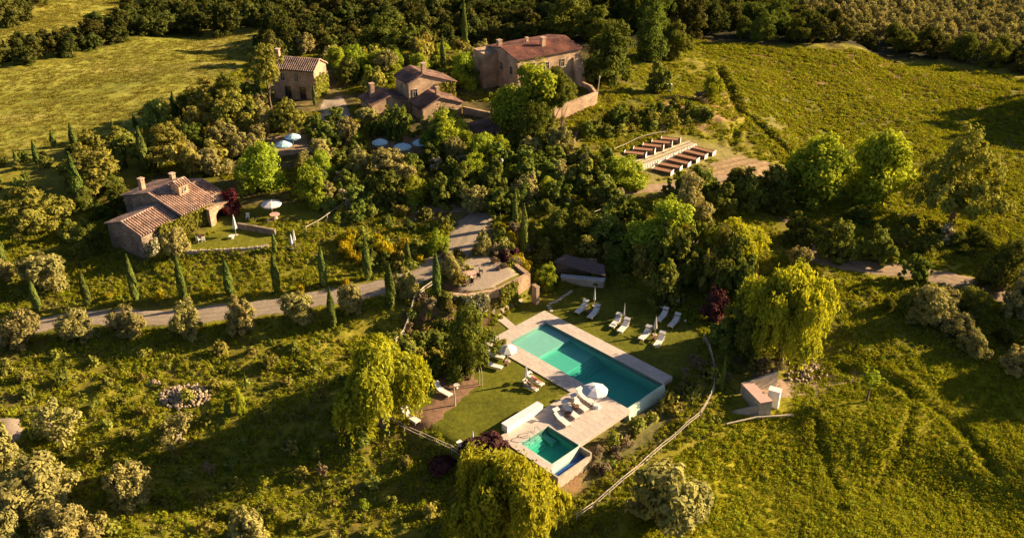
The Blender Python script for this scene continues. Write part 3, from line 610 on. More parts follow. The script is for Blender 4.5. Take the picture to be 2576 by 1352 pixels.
# courtyard wall
def wall_run(name, pts, z0f, z1f, th, mat, root=None, label=None, cat=None, coping=None):
    m = MB()
    for i in range(len(pts) - 1):
        a, b = Vector(pts[i][:2] + (0,) if isinstance(pts[i], tuple) else (pts[i].x, pts[i].y, 0)), Vector(pts[i + 1][:2] + (0,) if isinstance(pts[i + 1], tuple) else (pts[i + 1].x, pts[i + 1].y, 0))
        d = (b - a).normalized(); n_ = Vector((-d.y, d.x, 0)) * th / 2; k = i * .003
        za0, zb0, za1, zb1 = z0f[i], z0f[i + 1], z1f[i], z1f[i + 1]
        e = d * (th * .45 if i < len(pts) - 2 else 0)
        m.hexa([a - n_ + Vector((0, 0, za0)), b + e - n_ + Vector((0, 0, zb0)), b + e + n_ + Vector((0, 0, zb0)), a + n_ + Vector((0, 0, za0)),
                a - n_ + Vector((0, 0, za1 + k)), b + e - n_ + Vector((0, 0, zb1 + k)), b + e + n_ + Vector((0, 0, zb1 + k)), a + n_ + Vector((0, 0, za1 + k))])
    o = m.build(name, mat, root)
    return tag(o, label, cat)
wall_run('courtyard_wall', [q0, q1], [5, 5], [8.3, 8.0], .45, M['stone'], label='low stone courtyard wall running right from the central house', cat='wall')

# --- villa
vil = empty('large_villa', (2, 174, 7.6), label='largest stone villa with a long red roof and a sloping buttress, behind the walled terrace', cat='villa')
UV = R(33); vr = Vector((-1.9, 176.2, 0)); vu = Vector((math.cos(UV), math.sin(UV), 0)); vn = Vector((-math.sin(UV), math.cos(UV), 0))
section(vil, 0, UV, vr - vn * 5.44, 14.4, 10.9, 6.4, 14.0, 15.05, M['stone'], M['tilev'],
        wins=[('x0', 2.2, 11.6, 1.0, 1.5), ('x0', 5.5, 11.6, 1.0, 1.5), ('x0', 8.6, 11.6, 1.0, 1.5), ('y0', 1.3, 12.3, .9, 1.4), ('y0', 3.4, 12.3, .9, 1.4), ('y0', 6.6, 12.0, .9, 1.4), ('y0', 10.2, 12.0, .9, 1.5), ('y0', 10.2, 8.9, 1.3, 2.2), ('x1', 5.0, 11, 1, 1.5)])
chimney(vil, vr + vu * 7.8 - vn * 2.2, 14.2, 16.4, .8, UV); chimney(vil, vr + vn * 2.0 - vu * .1 + vu * .8, 14.0, 16.0, .8, UV); chimney(vil, vr + vu * 6.2 + vn * .9, 14.6, 15.9, .5, UV)
RL = vil.location; b = MB(); q = vr - vn * 5.44 + vu * 12.6
zz = lambda p, z: p + Vector((0, 0, z)) - RL
b.hexa([zz(q - vn * 2.0, 5.2), zz(q + vu * 2.6 - vn * 2.0, 5.2), zz(q + vu * 2.6 - vn * .01, 5.2), zz(q - vn * .01, 5.2), zz(q - vn * .3, 12.6), zz(q + vu * 1.9 - vn * .3, 12.6), zz(q + vu * 1.9 - vn * .01, 12.6), zz(q - vn * .01, 12.6)])
b.build('buttress', M['stone'], vil)
b = MB(); q = vr + vn * 1.4 - vu * 3.2
b.hexa([zz(q, 6.4), zz(q + vu * 3.18, 6.4), zz(q + vu * 3.18 + vn * 3.6, 6.4), zz(q + vn * 3.6, 6.4), zz(q, 14.1), zz(q + vu * 3.18, 14.1), zz(q + vu * 3.18 + vn * 3.6, 14.3), zz(q + vn * 3.6, 14.3)])
b.build('side_wing', M['stone'], vil)
ivy(vil, vr - vn * 5.5 + vu * 5, vr - vn * 5.5 + vu * 9, 8, 11.5, 40, .2, 'shrub', .5, .4, 31)
wall_run('retaining_wall', [(1.5, 157.6), (5.1, 160.2), (9.0, 163.2), (12.4, 166.1), (15.5, 169.3), (14.9, 173.0), (13.4, 175.4)], [3.6] * 7, [6.4, 7.4, 8.5, 8.8, 8.8, 8.8, 8.8], .5, M['stone'],
         label='tall curved sand-coloured stone wall holding up the lawn before the largest villa', cat='wall')

# --- parking terrace wall with its wooden door
tw = empty('terrace_wall', (-2.3, 106.0, 0), label='ivy-clad stone terrace wall with an arched wooden door onto the pool lawn', cat='wall'); RL = tw.location
pts = [(-8.6, 105.2), (-5.7, 104.75), (-3.05, 105.75)]; pts2 = [(-1.75, 106.3), (2.1, 110.3), (.2, 113.4)]
for pp in (pts, pts2):
    m = MB()
    for i in range(2):
        a, b_ = Vector((*pp[i], 0)) - Vector((RL.x, RL.y, 0)), Vector((*pp[i + 1], 0)) - Vector((RL.x, RL.y, 0)); d = (b_ - a).normalized(); n_ = Vector((-d.y, d.x, 0)) * .28; e = d * .22 if i == 0 else d * 0
        m.hexa([a - n_ + Vector((0, 0, -.6)), b_ + e - n_ + Vector((0, 0, -.6)), b_ + e + n_ + Vector((0, 0, -.6)), a + n_ + Vector((0, 0, -.6)),
                a - n_ + Vector((0, 0, 3.42 + i * .004)), b_ + e - n_ + Vector((0, 0, 3.42 + i * .004)), b_ + e + n_ + Vector((0, 0, 3.42 + i * .004)), a + n_ + Vector((0, 0, 3.42 + i * .004))])
    m.build('wall', M['stone'], tw)
a, b_ = Vector((-3.05, 105.75, 0)) - Vector((RL.x, RL.y, 0)), Vector((-1.75, 106.3, 0)) - Vector((RL.x, RL.y, 0)); d = (b_ - a).normalized(); n_ = Vector((-d.y, d.x, 0)) * .28
m = MB(); m.hexa([a - n_ + Vector((0, 0, 2.35)), b_ - n_ + Vector((0, 0, 2.35)), b_ + n_ + Vector((0, 0, 2.35)), a + n_ + Vector((0, 0, 2.35)), a - n_ + Vector((0, 0, 3.41)), b_ - n_ + Vector((0, 0, 3.41)), b_ + n_ + Vector((0, 0, 3.41)), a + n_ + Vector((0, 0, 3.41))]); m.build('lintel', M['stone'], tw)
dr = MB(); dr.box((a + b_) / 2 + Vector((0, 0, 1.15)), ((b_ - a).length, .08, 2.38), math.atan2(d.y, d.x)); do = dr.build('door', M['wood'], tw)
for k in range(5):
    pk_ = MB(); pk_.box(a + (b_ - a) * (.1 + k * .2) - n_.normalized() * .06 + Vector((0, 0, 1.12)), (.24, .04, 2.2), math.atan2(d.y, d.x)); pk_.build('plank', M['wood'], do)
ivy(tw, (-8.6, 104.85, 0), (-5.6, 104.4, 0), .2, 3.5, 70, .15, 'rose', .66, .3, 12); ivy(tw, (-5.6, 104.4, 0), (-3.0, 105.4, 0), .4, 3.6, 70, .15, 'rose', .72, .3, 13)
ivy(tw, (-1.6, 106.0, 0), (.6, 108.2, 0), .8, 3.7, 90, .2, 'ivy', .8, .3, 14)
g1 = un(*(992.8 + 2040 * .17364, 637.3 + 720 * .17364), 0)
sp_ = empty('garden_gate_pillar', (g1.x, g1.y, 0), R(35), 'short pale plastered wall end at the bar side of the terrace wall', 'pillar')
m = MB(); m.box((0, 0, 1.3), (.5, 1.0, 2.6)); m.build('pillar', M['plaster'], sp_); m = MB(); m.box((0, 0, 2.66), (.6, 1.1, .1)); m.build('coping', M['stone'], sp_)

# --- swimming pool
pool = empty('swimming_pool', PF(9.4, 3.2, 0), label='long turquoise swimming pool with an overflow edge, beside the pale stone deck', cat='swimming pool'); RL = pool.location
def pbox(m, s0, s1, t0, t1, z0, z1, RL=None):
    RL = RL or Vector((0, 0, 0))
    m.hexa([PF(s0, t0, z0) - RL, PF(s0, t1, z0) - RL, PF(s1, t1, z0) - RL, PF(s1, t0, z0) - RL, PF(s0, t0, z1) - RL, PF(s0, t1, z1) - RL, PF(s1, t1, z1) - RL, PF(s1, t0, z1) - RL])
SL, SW = 18.8, 6.5
m = MB(); pbox(m, -.25, 0, -.25, SW + .25, -2.4, .03, RL); pbox(m, .002, SL, -.25, 0, -2.4, .03, RL); pbox(m, .002, SL, SW, SW + .25, -2.4, .03, RL)
pbox(m, .003, 4.4, .003, SW - .003, -2.4, -.45, RL); pbox(m, 4.403, 8.5, .003, SW - .003, -2.4, -1.0, RL); pbox(m, 10.1, SL, .003, SW - .003, -2.4, -1.95, RL); m.build('basin', M['liner'], pool)
for k in range(5):
    m = MB(); pbox(m, 8.503 + k * .32, 8.82 + k * .32, .004, SW - .004, -2.4, -1.16 - k * .16, RL); m.build('step', M['liner'], pool)
m = MB()
A_ = [(SL + .002, -.1, -2.6), (SL + .002, SW + .1, -2.6), (SL + .95, SW + .1, -2.6), (SL + .95, -.1, -2.6), (SL + .002, -.1, -.03), (SL + .002, SW + .1, -.03), (SL + .22, SW + .1, -.045), (SL + .22, -.1, -.045)]
m.hexa([PF(*q) - RL for q in A_]); 
ovm = mat_basic('wet_overflow_wall', (.50, .62, .50), .35, .06, 2); m.build('overflow_wall', ovm, pool)
def watermat(name, col, dens):
    m, n, N, Lk = newmat(name); out = N.new('ShaderNodeOutputMaterial')
    tr = N.new('ShaderNodeBsdfTransparent'); gl = N.new('ShaderNodeBsdfGlossy'); gl.inputs['Roughness'].default_value = .03; lw = N.new('ShaderNodeLayerWeight'); pw5 = N.new('ShaderNodeMath'); pw5.operation = 'POWER'; pw5.inputs[1].default_value = 5; Lk.new(lw.outputs['Facing'], pw5.inputs[0]); fr = N.new('ShaderNodeMath'); fr.operation = 'MULTIPLY_ADD'; fr.inputs[1].default_value = .9; fr.inputs[2].default_value = .025; Lk.new(pw5.outputs[0], fr.inputs[0])
    nz = N.new('ShaderNodeTexNoise'); nz.inputs['Scale'].default_value = 2.5; nz.inputs['Detail'].default_value = 3; tc = N.new('ShaderNodeTexCoord'); Lk.new(tc.outputs['Object'], nz.inputs[0])
    bp = N.new('ShaderNodeBump'); bp.inputs['Strength'].default_value = .35; bp.inputs['Distance'].default_value = .08; Lk.new(nz.outputs[0], bp.inputs['Height']); Lk.new(bp.outputs[0], gl.inputs['Normal'])
    mx = N.new('ShaderNodeMixShader'); Lk.new(fr.outputs[0], mx.inputs[0]); Lk.new(tr.outputs[0], mx.inputs[1]); Lk.new(gl.outputs[0], mx.inputs[2]); Lk.new(mx.outputs[0], out.inputs['Surface'])
    va = N.new('ShaderNodeVolumeAbsorption'); va.inputs[0].default_value = (*col, 1); va.inputs[1].default_value = dens; Lk.new(va.outputs[0], out.inputs['Volume'])
    return m
wm = watermat('pool_water', (.0, .85, .76), .40)
m = MB(); pbox(m, .006, SL - .004, .006, SW - .006, -2.2, -.04); tag(m.build('pool_water', wm), kind='structure')
# plunge pool
pp = empty('plunge_pool', PF(17, 17.2, 0), label='small square turquoise plunge pool with steps and a blue overflow trough', cat='swimming pool'); RL = pp.location
s0, s1, t0, t1 = 14.85, 19.35, 15.15, 19.35
m = MB(); pbox(m, s0 - .22, s0, t0 - .22, t1 + .22, -2.2, .085, RL); pbox(m, s0 + .002, s1, t0 - .22, t0, -2.2, .085, RL); pbox(m, s0 + .002, s1, t1, t1 + .22, -2.2, .085, RL); pbox(m, s0 + .004, s1, t0 + .003, t1 - .003, -2.2, -1.3, RL); m.build('basin', M['liner'], pp)
for k in range(4):
    m = MB(); pbox(m, s0 + .005, s0 + 1.3 - k * .3, t0 + 1.5 + k * .006, t1 - .006 - k * .002, -1.299 + k * .24, -1.3 + (k + 1) * .24, RL); m.build('step', M['liner'], pp)
m = MB(); pbox(m, s0 + .007, s0 + 1.7, t0 + .4, t0 + 1.1, -1.298, -.75, RL); m.build('bench', M['liner'], pp)
m = MB(); m.hexa([PF(*q) - RL for q in [(s1 + .002, t0 - .1, -2.4), (s1 + .002, t1 + .3, -2.4), (s1 + .95, t1 + .3, -2.4), (s1 + .3, t0 - .1, -2.4), (s1 + .002, t0 - .1, -.03), (s1 + .002, t1 + .3, -.03), (s1 + .2, t1 + .3, -.05), (s1 + .08, t0 - .1, -.05)]]); m.build('overflow_wall', ovm, pp)
bl = mat_basic('blue_liner', (.04, .13, .34), .4, .3, 3, spec=.5)
m = MB(); pbox(m, s1 + .2, 20.75, t0 - .05, t1 + .5, -2.45, -1.0, RL); m.build('trough_floor', bl, pp)
m = MB(); pbox(m, s1 + .1, 20.95, t0 - .27, t0 - .07, -2.6, -.12, RL); pbox(m, 20.75, 20.93, t0 - .068, t1 + .5, -2.6, -.5, RL); pbox(m, s1 + .25, 20.94, t1 + .502, t1 + .68, -2.6, -.45, RL); m.build('trough_rim', M['concrete'], pp)
wm2 = watermat('plunge_water', (.0, .87, .74), .6)
m = MB(); pbox(m, s0 + .006, s1 - .004, t0 + .006, t1 - .006, -2.0, -.03); tag(m.build('plunge_water', wm2), kind='structure')
wm3 = watermat('trough_water', (.05, .35, .85), .7)
m = MB(); pbox(m, s1 + .21, 20.74, t0 - .04, t1 + .49, -1.2, -.72); tag(m.build('trough_water', wm3), kind='structure')
# handrails
for k, tt in enumerate((16.9, 17.9)):
    hr = MB(); hr.tube([PF(14.5, tt, .05) , PF(14.5, tt, .75), PF(14.9, tt, .95), PF(15.4, tt, .75), PF(15.55, tt, -.3)], .035, 6)
    tag(hr.build('pool_handrail', M['metal']), ['bent steel handrail at the plunge pool steps, nearer the deck loungers', 'bent steel handrail at the plunge pool steps, nearer the white bench'][k], 'handrail', 'handrails of the plunge pool')
# deck and its slabs
deck_rects = [(-2.1, -.0, -1.98, 8.85), (.0, 18.72, -1.98, -.0), (.0, 12.4, 6.5, 8.85), (12.4, 19.25, 6.5, 15.15), (12.4, 14.85, 15.15, 20.45), (14.85, 19.6, 19.35, 20.45)]
m = MB()
for i, r_ in enumerate(deck_rects): pbox(m, r_[0], r_[1], r_[2], r_[3], -.55, .03 + i * .002)
dk = tag(m.build('pool_deck', M['deckb']), kind='structure')
pv_cache = {}
for r_ in deck_rects:
    ns_, nt_ = max(1, round((r_[1] - r_[0]) / 1.15)), max(1, round((r_[3] - r_[2]) / .9)); ds, dt_ = (r_[1] - r_[0]) / ns_, (r_[3] - r_[2]) / nt_
    key = (round(ds, 3), round(dt_, 3))
    if key not in pv_cache:
        q = MB(); q.box((0, 0, 0), (ds - .022, dt_ - .022, .05)); pv_cache[key] = q.mesh('paver', M['paver'])
    for i in range(ns_):
        for j in range(nt_):
            p = PF(r_[0] + (i + .5) * ds, r_[2] + (j + .5) * dt_, .062 + random.uniform(-.004, .004)); link('paver', pv_cache[key], dk, loc=p, rot=(0, 0, PA))
# edge face of the deck above the slope
bn = empty('stone_bench', PF(12.2, 16.4, 0), PA, 'long white rendered bench wall between the lawn and the plunge pool', 'bench')
m = MB(); m.box((0, 0, .42), (.88, 5.5, .92)); m.build('base', M['white'], bn); m = MB(); m.box((0, 0, .915), (.96, 5.58, .06)); m.build('seat', M['lilac'], bn)
# path slab to the door
m = MB(); a = PF(-2.12, 3.9); b_ = Vector((-2.2, 105.7, 0))
d = (b_ - a).normalized(); n_ = Vector((-d.y, d.x, 0)); pth = tag(link('stone_path', MB().box((0,0,0),(.01,.01,.01)).mesh('stone_path', M['deckb']), loc=(a + b_) / 2 + Vector((0, 0, .02))), kind='structure')
k = int((b_ - a).length / .9); q = MB(); q.box((0, 0, 0), ((b_ - a).length / k - .03, 1.15, .06)); pme = q.mesh('paver', M['paver'])
for i in range(k):
    p = a + (b_ - a) * ((i + .5) / k); link('paver', pme, pth, loc=p + Vector((0, 0, .035)) - pth.location, rot=(0, 0, math.atan2(d.y, d.x)))
# stepping stones
q = MB(); q.prism([(math.cos(i * .9) * (.26 + .05 * (i % 2)), math.sin(i * .9) * .24) for i in range(7)], -.03, .05); stm = q.mesh('stepping_stone', M['paver'])
ss = [(1437,732),(1432,736),(1426,740),(1419,744),(1413,749),(1407,753),(1400,757),(1392,760),(1385,763),(1380,769),(1384,775),(1387,781)]
for i, (a_, b2) in enumerate(ss):
    link('stepping_stone', stm, loc=L(a_, b2), rot=(0, 0, i * 1.3), label='flat pale stepping stone in the line curving across the shaded lawn to the bar', cat='stone', group='stepping stones in the lawn')
# --- poolside bar with its canopy
br = empty('pool_bar', L(1465, 690), label='dark open poolside bar under a flat sloping canopy, behind the shaded lawn', cat='bar'); RL = br.location
c4 = [un(1391, 661, 2.7), un(1523, 695, 2.5), un(1520, 668, 2.9), un(1422, 641, 3.1)]
m = MB(); m.hexa([p - RL for p in c4] + [p - RL + Vector((0, 0, .14)) for p in c4]); m.build('canopy', M['awning'], br)
for p in c4:
    m = MB(); m.tube([Vector((p.x, p.y, lz(p.x, p.y) - .1)) - RL, p - RL], .08, 6); m.build('post', M['wood'], br)
qa, qb = L(1412, 712), L(1518, 722); dd = (qb - qa); m = MB(); m.box((qa + qb) / 2 - RL + Vector((0, 0, .5)), (dd.length, .7, 1.1), math.atan2(dd.y, dd.x)); m.build('counter', M['concrete'], br)
m = MB(); m.box((qa + qb) / 2 - RL + Vector((0, 0, 1.09)), (dd.length + .2, .9, .07), math.atan2(dd.y, dd.x)); m.build('counter_top', M['lilac'], br)
qa, qb = L(1400, 690), L(1500, 690); dd = (qb - qa); m = MB(); m.box((qa + qb) / 2 - RL + Vector((0, 0, 1.2)), (dd.length, .25, 2.5), math.atan2(dd.y, dd.x)); m.build('back_wall', M['stoneg'], br)
# board steps between the willows
bs = tag(link('board_steps', MB().box((0, 0, -.05), (.5, .5, .05)).mesh('board_steps', M['dark']), loc=L(1746, 636)), kind='structure')
q = MB(); q.box((0, 0, 0), (1.5, .52, .14)); bme = q.mesh('plank', M['pole'])
for i in range(16):
    p = L(1746 + (i - 8) * -.1, 670 - i * 4.6, .06); link('plank', bme, bs, loc=p - bs.location, rot=(0, 0, .03 * (i % 3)))
# stone steps by the vegetable beds
s_ = [(1446,338),(1440,346),(1437,354),(1435,362),(1434,370),(1434,378),(1436,386),(1440,394),(1446,402),(1453,410),(1461,417)]
st = tag(link('garden_steps', MB().box((0, 0, -.1), (.5, .5, .1)).mesh('garden_steps', M['stoneg']), loc=L(1440, 375)), kind='structure')
q = MB(); q.box((0, 0, 0), (1.5, .42, .26)); bme = q.mesh('step', M['stoneg'])
for i, (a_, b2) in enumerate(s_): link('step', bme, st, loc=L(a_, b2, .06) - st.location, rot=(0, 0, -.1 + i * .05))
wl_ = [L(u + 9, v) for u, v in s_[:9]]
wall_run('step_side_wall', wl_, [p.z - .4 for p in wl_], [p.z + .55 for p in wl_], .3, M['stoneg'], label='low curved wall beside the garden steps above the vegetable beds', cat='wall')
# cottage garden walls, stone by stone
def stone_wall(pts, label, n, h=.55, sz=.42, mats=('rock',)):
    P = [L(*p) for p in pts]; root = empty('dry_stone_wall', P[0], label=label, cat='wall')
    seg = [(P[i + 1] - P[i]).length for i in range(len(P) - 1)]; T_ = sum(seg)
    mes = []
    for k in range(4):
        q = MB(); rr = random.uniform
        q.hexa([(-sz/2*rr(.85,1), -.2*rr(.8,1), -.5), (sz/2*rr(.85,1), -.2, -.5), (sz/2*rr(.85,1), .2, -.5), (-sz/2, .2*rr(.8,1), -.5), (-sz/2*rr(.7,.95), -.18, h*rr(.5,.7)), (sz/2*rr(.7,.95), -.17, h*rr(.5,.7)), (sz/2*rr(.7,.9), .17, h*rr(.5,.7)), (-sz/2*rr(.7,.9), .18, h*rr(.5,.7))]); mes.append(q.mesh('stone', M['pole']))
    for i in range(n):
        t = (i + .5) / n * T_; k = 0
        while k < len(seg) - 1 and t > seg[k]: t -= seg[k]; k += 1
        p = P[k].lerp(P[k + 1], t / seg[k]); d = P[k + 1] - P[k]
        link('stone', mes[i % 4], root, loc=p - root.location + Vector((0, 0, random.uniform(-.05, .06))), rot=(0, 0, math.atan2(d.y, d.x) + random.uniform(-.12, .12)))
stone_wall([(455,637),(500,636),(532,634),(580,632),(626,629),(655,626),(676,620)], 'long row of pale stones edging the curved cottage lawn', 44)
wl_ = [L(600, 575), L(645, 583), L(694, 592)]
wall_run('shaded_wall', wl_, [p.z - .8 for p in wl_], [p.z + .9 for p in wl_], .35, M['stoneg'], label='straight shaded wall behind the closed parasol in the cottage garden', cat='wall')
# --- raised vegetable beds
BU = R(0)
def ZB(x, y): return (1529.5 + x * .14887, 322 + y * .14887)
beds = [((280,430),(640,500)),((430,370),(790,440)),((590,310),(935,378)),((740,250),(1080,318)),((900,195),(1220,262)),
        ((760,700),(1080,795)),((860,620),(1230,720)),((1010,545),(1370,655)),((1150,475),(1515,590)),((1290,410),(1655,525)),((1430,350),(1790,470))]
ordn = ['first','second','third','fourth','fifth','sixth']
for i, (a_, b2) in enumerate(beds):
    a, b_ = L(*ZB(*a_)), L(*ZB(*b2)); d = (b_ - a); d.z = 0; ln = d.length; c = (a + b_) / 2; c.z = lz(c.x, c.y)
    up_ = i < 5; k = i if up_ else i - 5
    rt = empty('raised_bed', c, math.atan2(d.y, d.x), f"{ordn[k]} raised soil bed from the left in the {'upper' if up_ else 'lower'} row, with white ends", 'garden bed', 'raised vegetable beds')
    for s_x in (-1, 1):
        m = MB(); m.box((s_x * ln / 2, 0, .32), (.07, 1.32, .74)); m.build('end_board', M['white'], rt)
    for s_y in (-1, 1):
        m = MB(); m.box((0, s_y * .6, .26), (ln - .08, .06, .6)); m.build('side_board', M['wood'], rt)
    m = MB(); m.box((0, 0, .27), (ln - .1, 1.12, .5)); m.build('soil', M['soil'], rt)
a, b_ = L(*ZB(430, 585)), L(*ZB(1390, 240)); d = b_ - a; d.z = 0; nrm_ = Vector((-d.y, d.x, 0)).normalized()
pw = tag(link('plank_path', MB().box((0, 0, -.05), (.4, .4, .05)).mesh('plank_path', M['dark']), loc=(a + b_) / 2), kind='structure')
q = MB(); q.box((0, 0, 0), (1.02, .5, .08)); q0_ = q.mesh('plank', M['pole'])
for r2 in range(3):
    for i in range(15):
        p = a.lerp(b_, (i + .5) / 15) - nrm_ * (r2 * .8 - .2); p.z = lz(p.x, p.y) + .1; link('plank', q0_, pw, loc=p - pw.location, rot=(0, 0, math.atan2(d.y, d.x)))
a, b_ = L(*ZB(590, 700)), L(*ZB(1480, 335)); d = b_ - a; d.z = 0
pf_ = empty('picket_fence', a, label='low white picket fence along the middle of the vegetable garden', cat='fence')
q = MB(); q.box((0, 0, .4), (.2, .07, .85)); pk1 = q.mesh('picket', M['white'])
for i in range(34):
    p = a.lerp(b_, i / 33); p.z = lz(p.x, p.y); link('picket', pk1, pf_, loc=p - a, rot=(0, 0, math.atan2(d.y, d.x)))
for zz_ in (.2, .62):
    m = MB(); m.box(d / 2 + Vector((0, 0, (b_.z - a.z) / 2 + zz_)) + Vector((-d.y, d.x, 0)).normalized() * .06, (d.length, .04, .09), math.atan2(d.y, d.x)); m.build('rail', M['white'], pf_)
# --- rustic fences
def rail_fence(pts, label, h=1.0, every=2.2, rails=(.55, .95), mat='pole', r=.06, both=True):
    P = [L(*p) if not isinstance(p, Vector) else p for p in pts]; root = empty('pole_fence', P[0], label=label, cat='fence')
    seg = [(P[i + 1] - P[i]).length for i in range(len(P) - 1)]; T_ = sum(seg); n = max(1, int(T_ / every)); Q = []
    for i in range(n + 1):
        t = i / n * T_; k = 0
        while k < len(seg) - 1 and t > seg[k]: t -= seg[k]; k += 1
        p = P[k].lerp(P[k + 1], min(1, t / seg[k])); p = at(p); Q.append(p)
        m = MB(); m.tube([p - root.location + Vector((0, 0, -.2)), p - root.location + Vector((random.uniform(-.06, .06), random.uniform(-.06, .06), h))], r * 1.1, 6); m.build('post', M[mat], root)
    for i in range(n):
        for z in rails:
            m = MB(); j = random.uniform(-.04, .04); m.tube([Q[i] - root.location + Vector((0, 0, z + j)), Q[i].lerp(Q[i + 1], .5) - root.location + Vector((0, 0, z + random.uniform(-.05, .03))), Q[i + 1] - root.location + Vector((0, 0, z - j))], [r, r * .85, r * .7], 5); m.build('rail', M[mat], root)
    return Q
rail_fence([(1770,858),(1790,900),(1797,955),(1792,1000),(1760,1052),(1700,1104),(1650,1143),(1600,1192),(1550,1236),(1500,1275),(1450,1312)], 'long pale pole fence curving downhill right of the pools')
rail_fence([(979,1062),(1030,1092),(1056,1105),(1100,1121),(1138,1139),(1172,1165)], 'pole fence along the lower edge of the pool lawn, behind the front willow')
rail_fence([(1098,716),(1070,735),(1046,752),(1036,788),(1027,826),(1012,850),(996,872)], 'pole fence going down the bank left of the terrace wall', r=.08)
rail_fence([(1230,641),(1262,628),(1287,611)], 'short pole fence beside the gravel drive, at the right of the turn')
rail_fence([(1459,561),(1500,543),(1546,526)], 'single pale pole fence on the grassy bank below the orchard', rails=(.8,), r=.07)
rail_fence([(771,591),(790,580),(806,568),(835,545),(872,517)], 'thin stair fence climbing right of the cottage garden', rails=(.9,))
rail_fence([(1545,383),(1600,355),(1650,340),(1672,338)], 'low pole edge along the top of the vegetable garden', h=.6, rails=(.5,))
lg = MB(); p0, p1, p2 = L(1827, 1071, .35), L(1900, 1057, .5), L(1994, 1052, .55); lg.tube([p0 - p0, p1 - p0, p2 - p0], [.09, .11, .12], 7); o = lg.build('log_rail', M['pole'], None, loc=p0); tag(o, 'long bare pale pole lying in the grass below the concrete pump house', 'pole')
for k, (u_, v_) in enumerate(((1152, 1040), (1213, 981), (1206, 972))):
    p = L(u_ - 9, v_ - 1) if k == 0 else L(u_ - 6, v_)
    m = MB(); m.tube([(0, 0, -.2), (.03, .02, 1.2), (-.02, 0, 2.4)], [.1, .08, .07] if k == 0 else [.06, .05, .04], 7)
    m.build('post', M['pole'], None, loc=L(1144 + (0, 68, 62)[k] - 0, (1019, 969, 965)[k]), label=['thick pale post standing alone on the trodden earth edge', 'thin pale stake at the top of the trodden earth, right one of two', 'thin pale stake at the top of the trodden earth, left one of two'][k], cat='post')
# --- concrete pump house
ZP = lambda x, y: (1771 + x * .14886, 898.9 + y * .14886)
ph = empty('pump_house', L(*ZP(950, 800)), label='sunken concrete pump house with a pink roof slab and two sloping fins, in the meadow', cat='shed'); RL = ph.location; zt = RL.z + 1.7
c4 = [un(*ZP(650, 465), zt), un(*ZP(950, 770), zt), un(*ZP(1150, 735), zt), un(*ZP(835, 445), zt)]
m = MB(); m.hexa([Vector((p.x, p.y, zt - 2.4)) - RL for p in c4] + [p - RL for p in c4]); m.build('body', M['concrete'], ph)
m = MB(); cc = sum(c4, Vector()) / 4; e4 = [cc + (p - cc) * 1.06 for p in c4]; m.hexa([p - RL + Vector((0, 0, .003)) for p in e4] + [p - RL + Vector((0, 0, .13)) for p in e4]); m.build('roof', M['pink'], ph)
def fin(a, b_, za, zb, zl):
    a = Vector((a.x, a.y, 0)); b_ = Vector((b_.x, b_.y, 0)); d = (b_ - a).normalized(); n_ = Vector((-d.y, d.x, 0)) * .12
    m = MB(); m.hexa([a - n_ + Vector((0, 0, zl)) - RL, b_ - n_ + Vector((0, 0, zl)) - RL, b_ + n_ + Vector((0, 0, zl)) - RL, a + n_ + Vector((0, 0, zl)) - RL, a - n_ + Vector((0, 0, za)) - RL, b_ - n_ + Vector((0, 0, zb)) - RL, b_ + n_ + Vector((0, 0, zb)) - RL, a + n_ + Vector((0, 0, za)) - RL]); m.build('side_fin', M['concrete'], ph)
f1 = un(*ZP(1150, 745), zt); f0 = un(*ZP(480, 900), RL.z + .3); fin(f0, f1, RL.z + .25, zt - .02, RL.z - 1.5)
f1 = un(*ZP(1250, 225), zt + .6); f0 = c4[0] + (c4[0] - c4[3]) * .1; f0 = un(*ZP(640, 440), zt); fin(f0, f1, zt, zt + .6, RL.z - 1.5)
dp = (c4[2] + c4[3]) / 2; dl_ = (c4[3] - c4[2]).normalized(); dn = Vector((dl_.y, -dl_.x, 0))
d0 = Vector((*un(*ZP(1180, 690), RL.z + .8)[:2], 0)); 
wc = empty('white_cabinet', (d0.x, d0.y, lz(d0.x, d0.y)), math.atan2(dl_.y, dl_.x) + R(40), 'white metal cabinet standing against the pump house', 'cabinet')
m = MB(); m.box((0, 0, 1.0), (1.3, .8, 2.3)); m.build('body', M['white'], wc); m = MB(); m.box((0, 0, 2.2), (1.4, .95, .08)); m.build('top', M['white'], wc)
for s_x in (-1, 1):
    m = MB(); m.box((s_x * .32, -.42, 1.05), (.6, .03, 2.0)); m.build('door', M['lilac'], wc)
# --- stone heaps
def heap(u0, v0, ru, rv, n, label, rad=.35):
    c = L(u0, v0); root = empty('stone_heap', c, label=label, cat='stone heap'); mes = []
    for k in range(5):
        me = bpy.data.meshes.new('stone'); import bmesh; bm = bmesh.new(); bmesh.ops.create_icosphere(bm, subdivisions=1, radius=rad)
        for v in bm.verts: v.co *= random.uniform(.7, 1.15); v.co.z *= .75
        bm.to_mesh(me); bm.free(); me.materials.append(M['rock']); mes.append(me)
    for i in range(n):
        a_ = random.random() * 6.283; r_ = math.sqrt(random.random()); p = L(u0 + math.cos(a_) * ru * r_, v0 + math.sin(a_) * rv * r_ - math.cos(a_) * r_ * ru * .1)
        link('stone', mes[i % 5], root, loc=p - c + Vector((0, 0, (1 - r_) * .5 + random.uniform(0, .15))), rot=(random.random() * 3, random.random() * 3, random.random() * 3), sc=[random.uniform(.6, 1.3)] * 3)
heap(466, 999, 66, 30, 230, 'big heap of pale field stones lying in the meadow below the road', .24)
heap(388, 968, 18, 5, 14, 'few pale stones scattered beside the big heap', .2)
heap(2030, 942, 55, 26, 90, 'low heap of rubble stones between the bright willow and the pump house', .22)
print('buildings', round(time.time() - T0, 1))
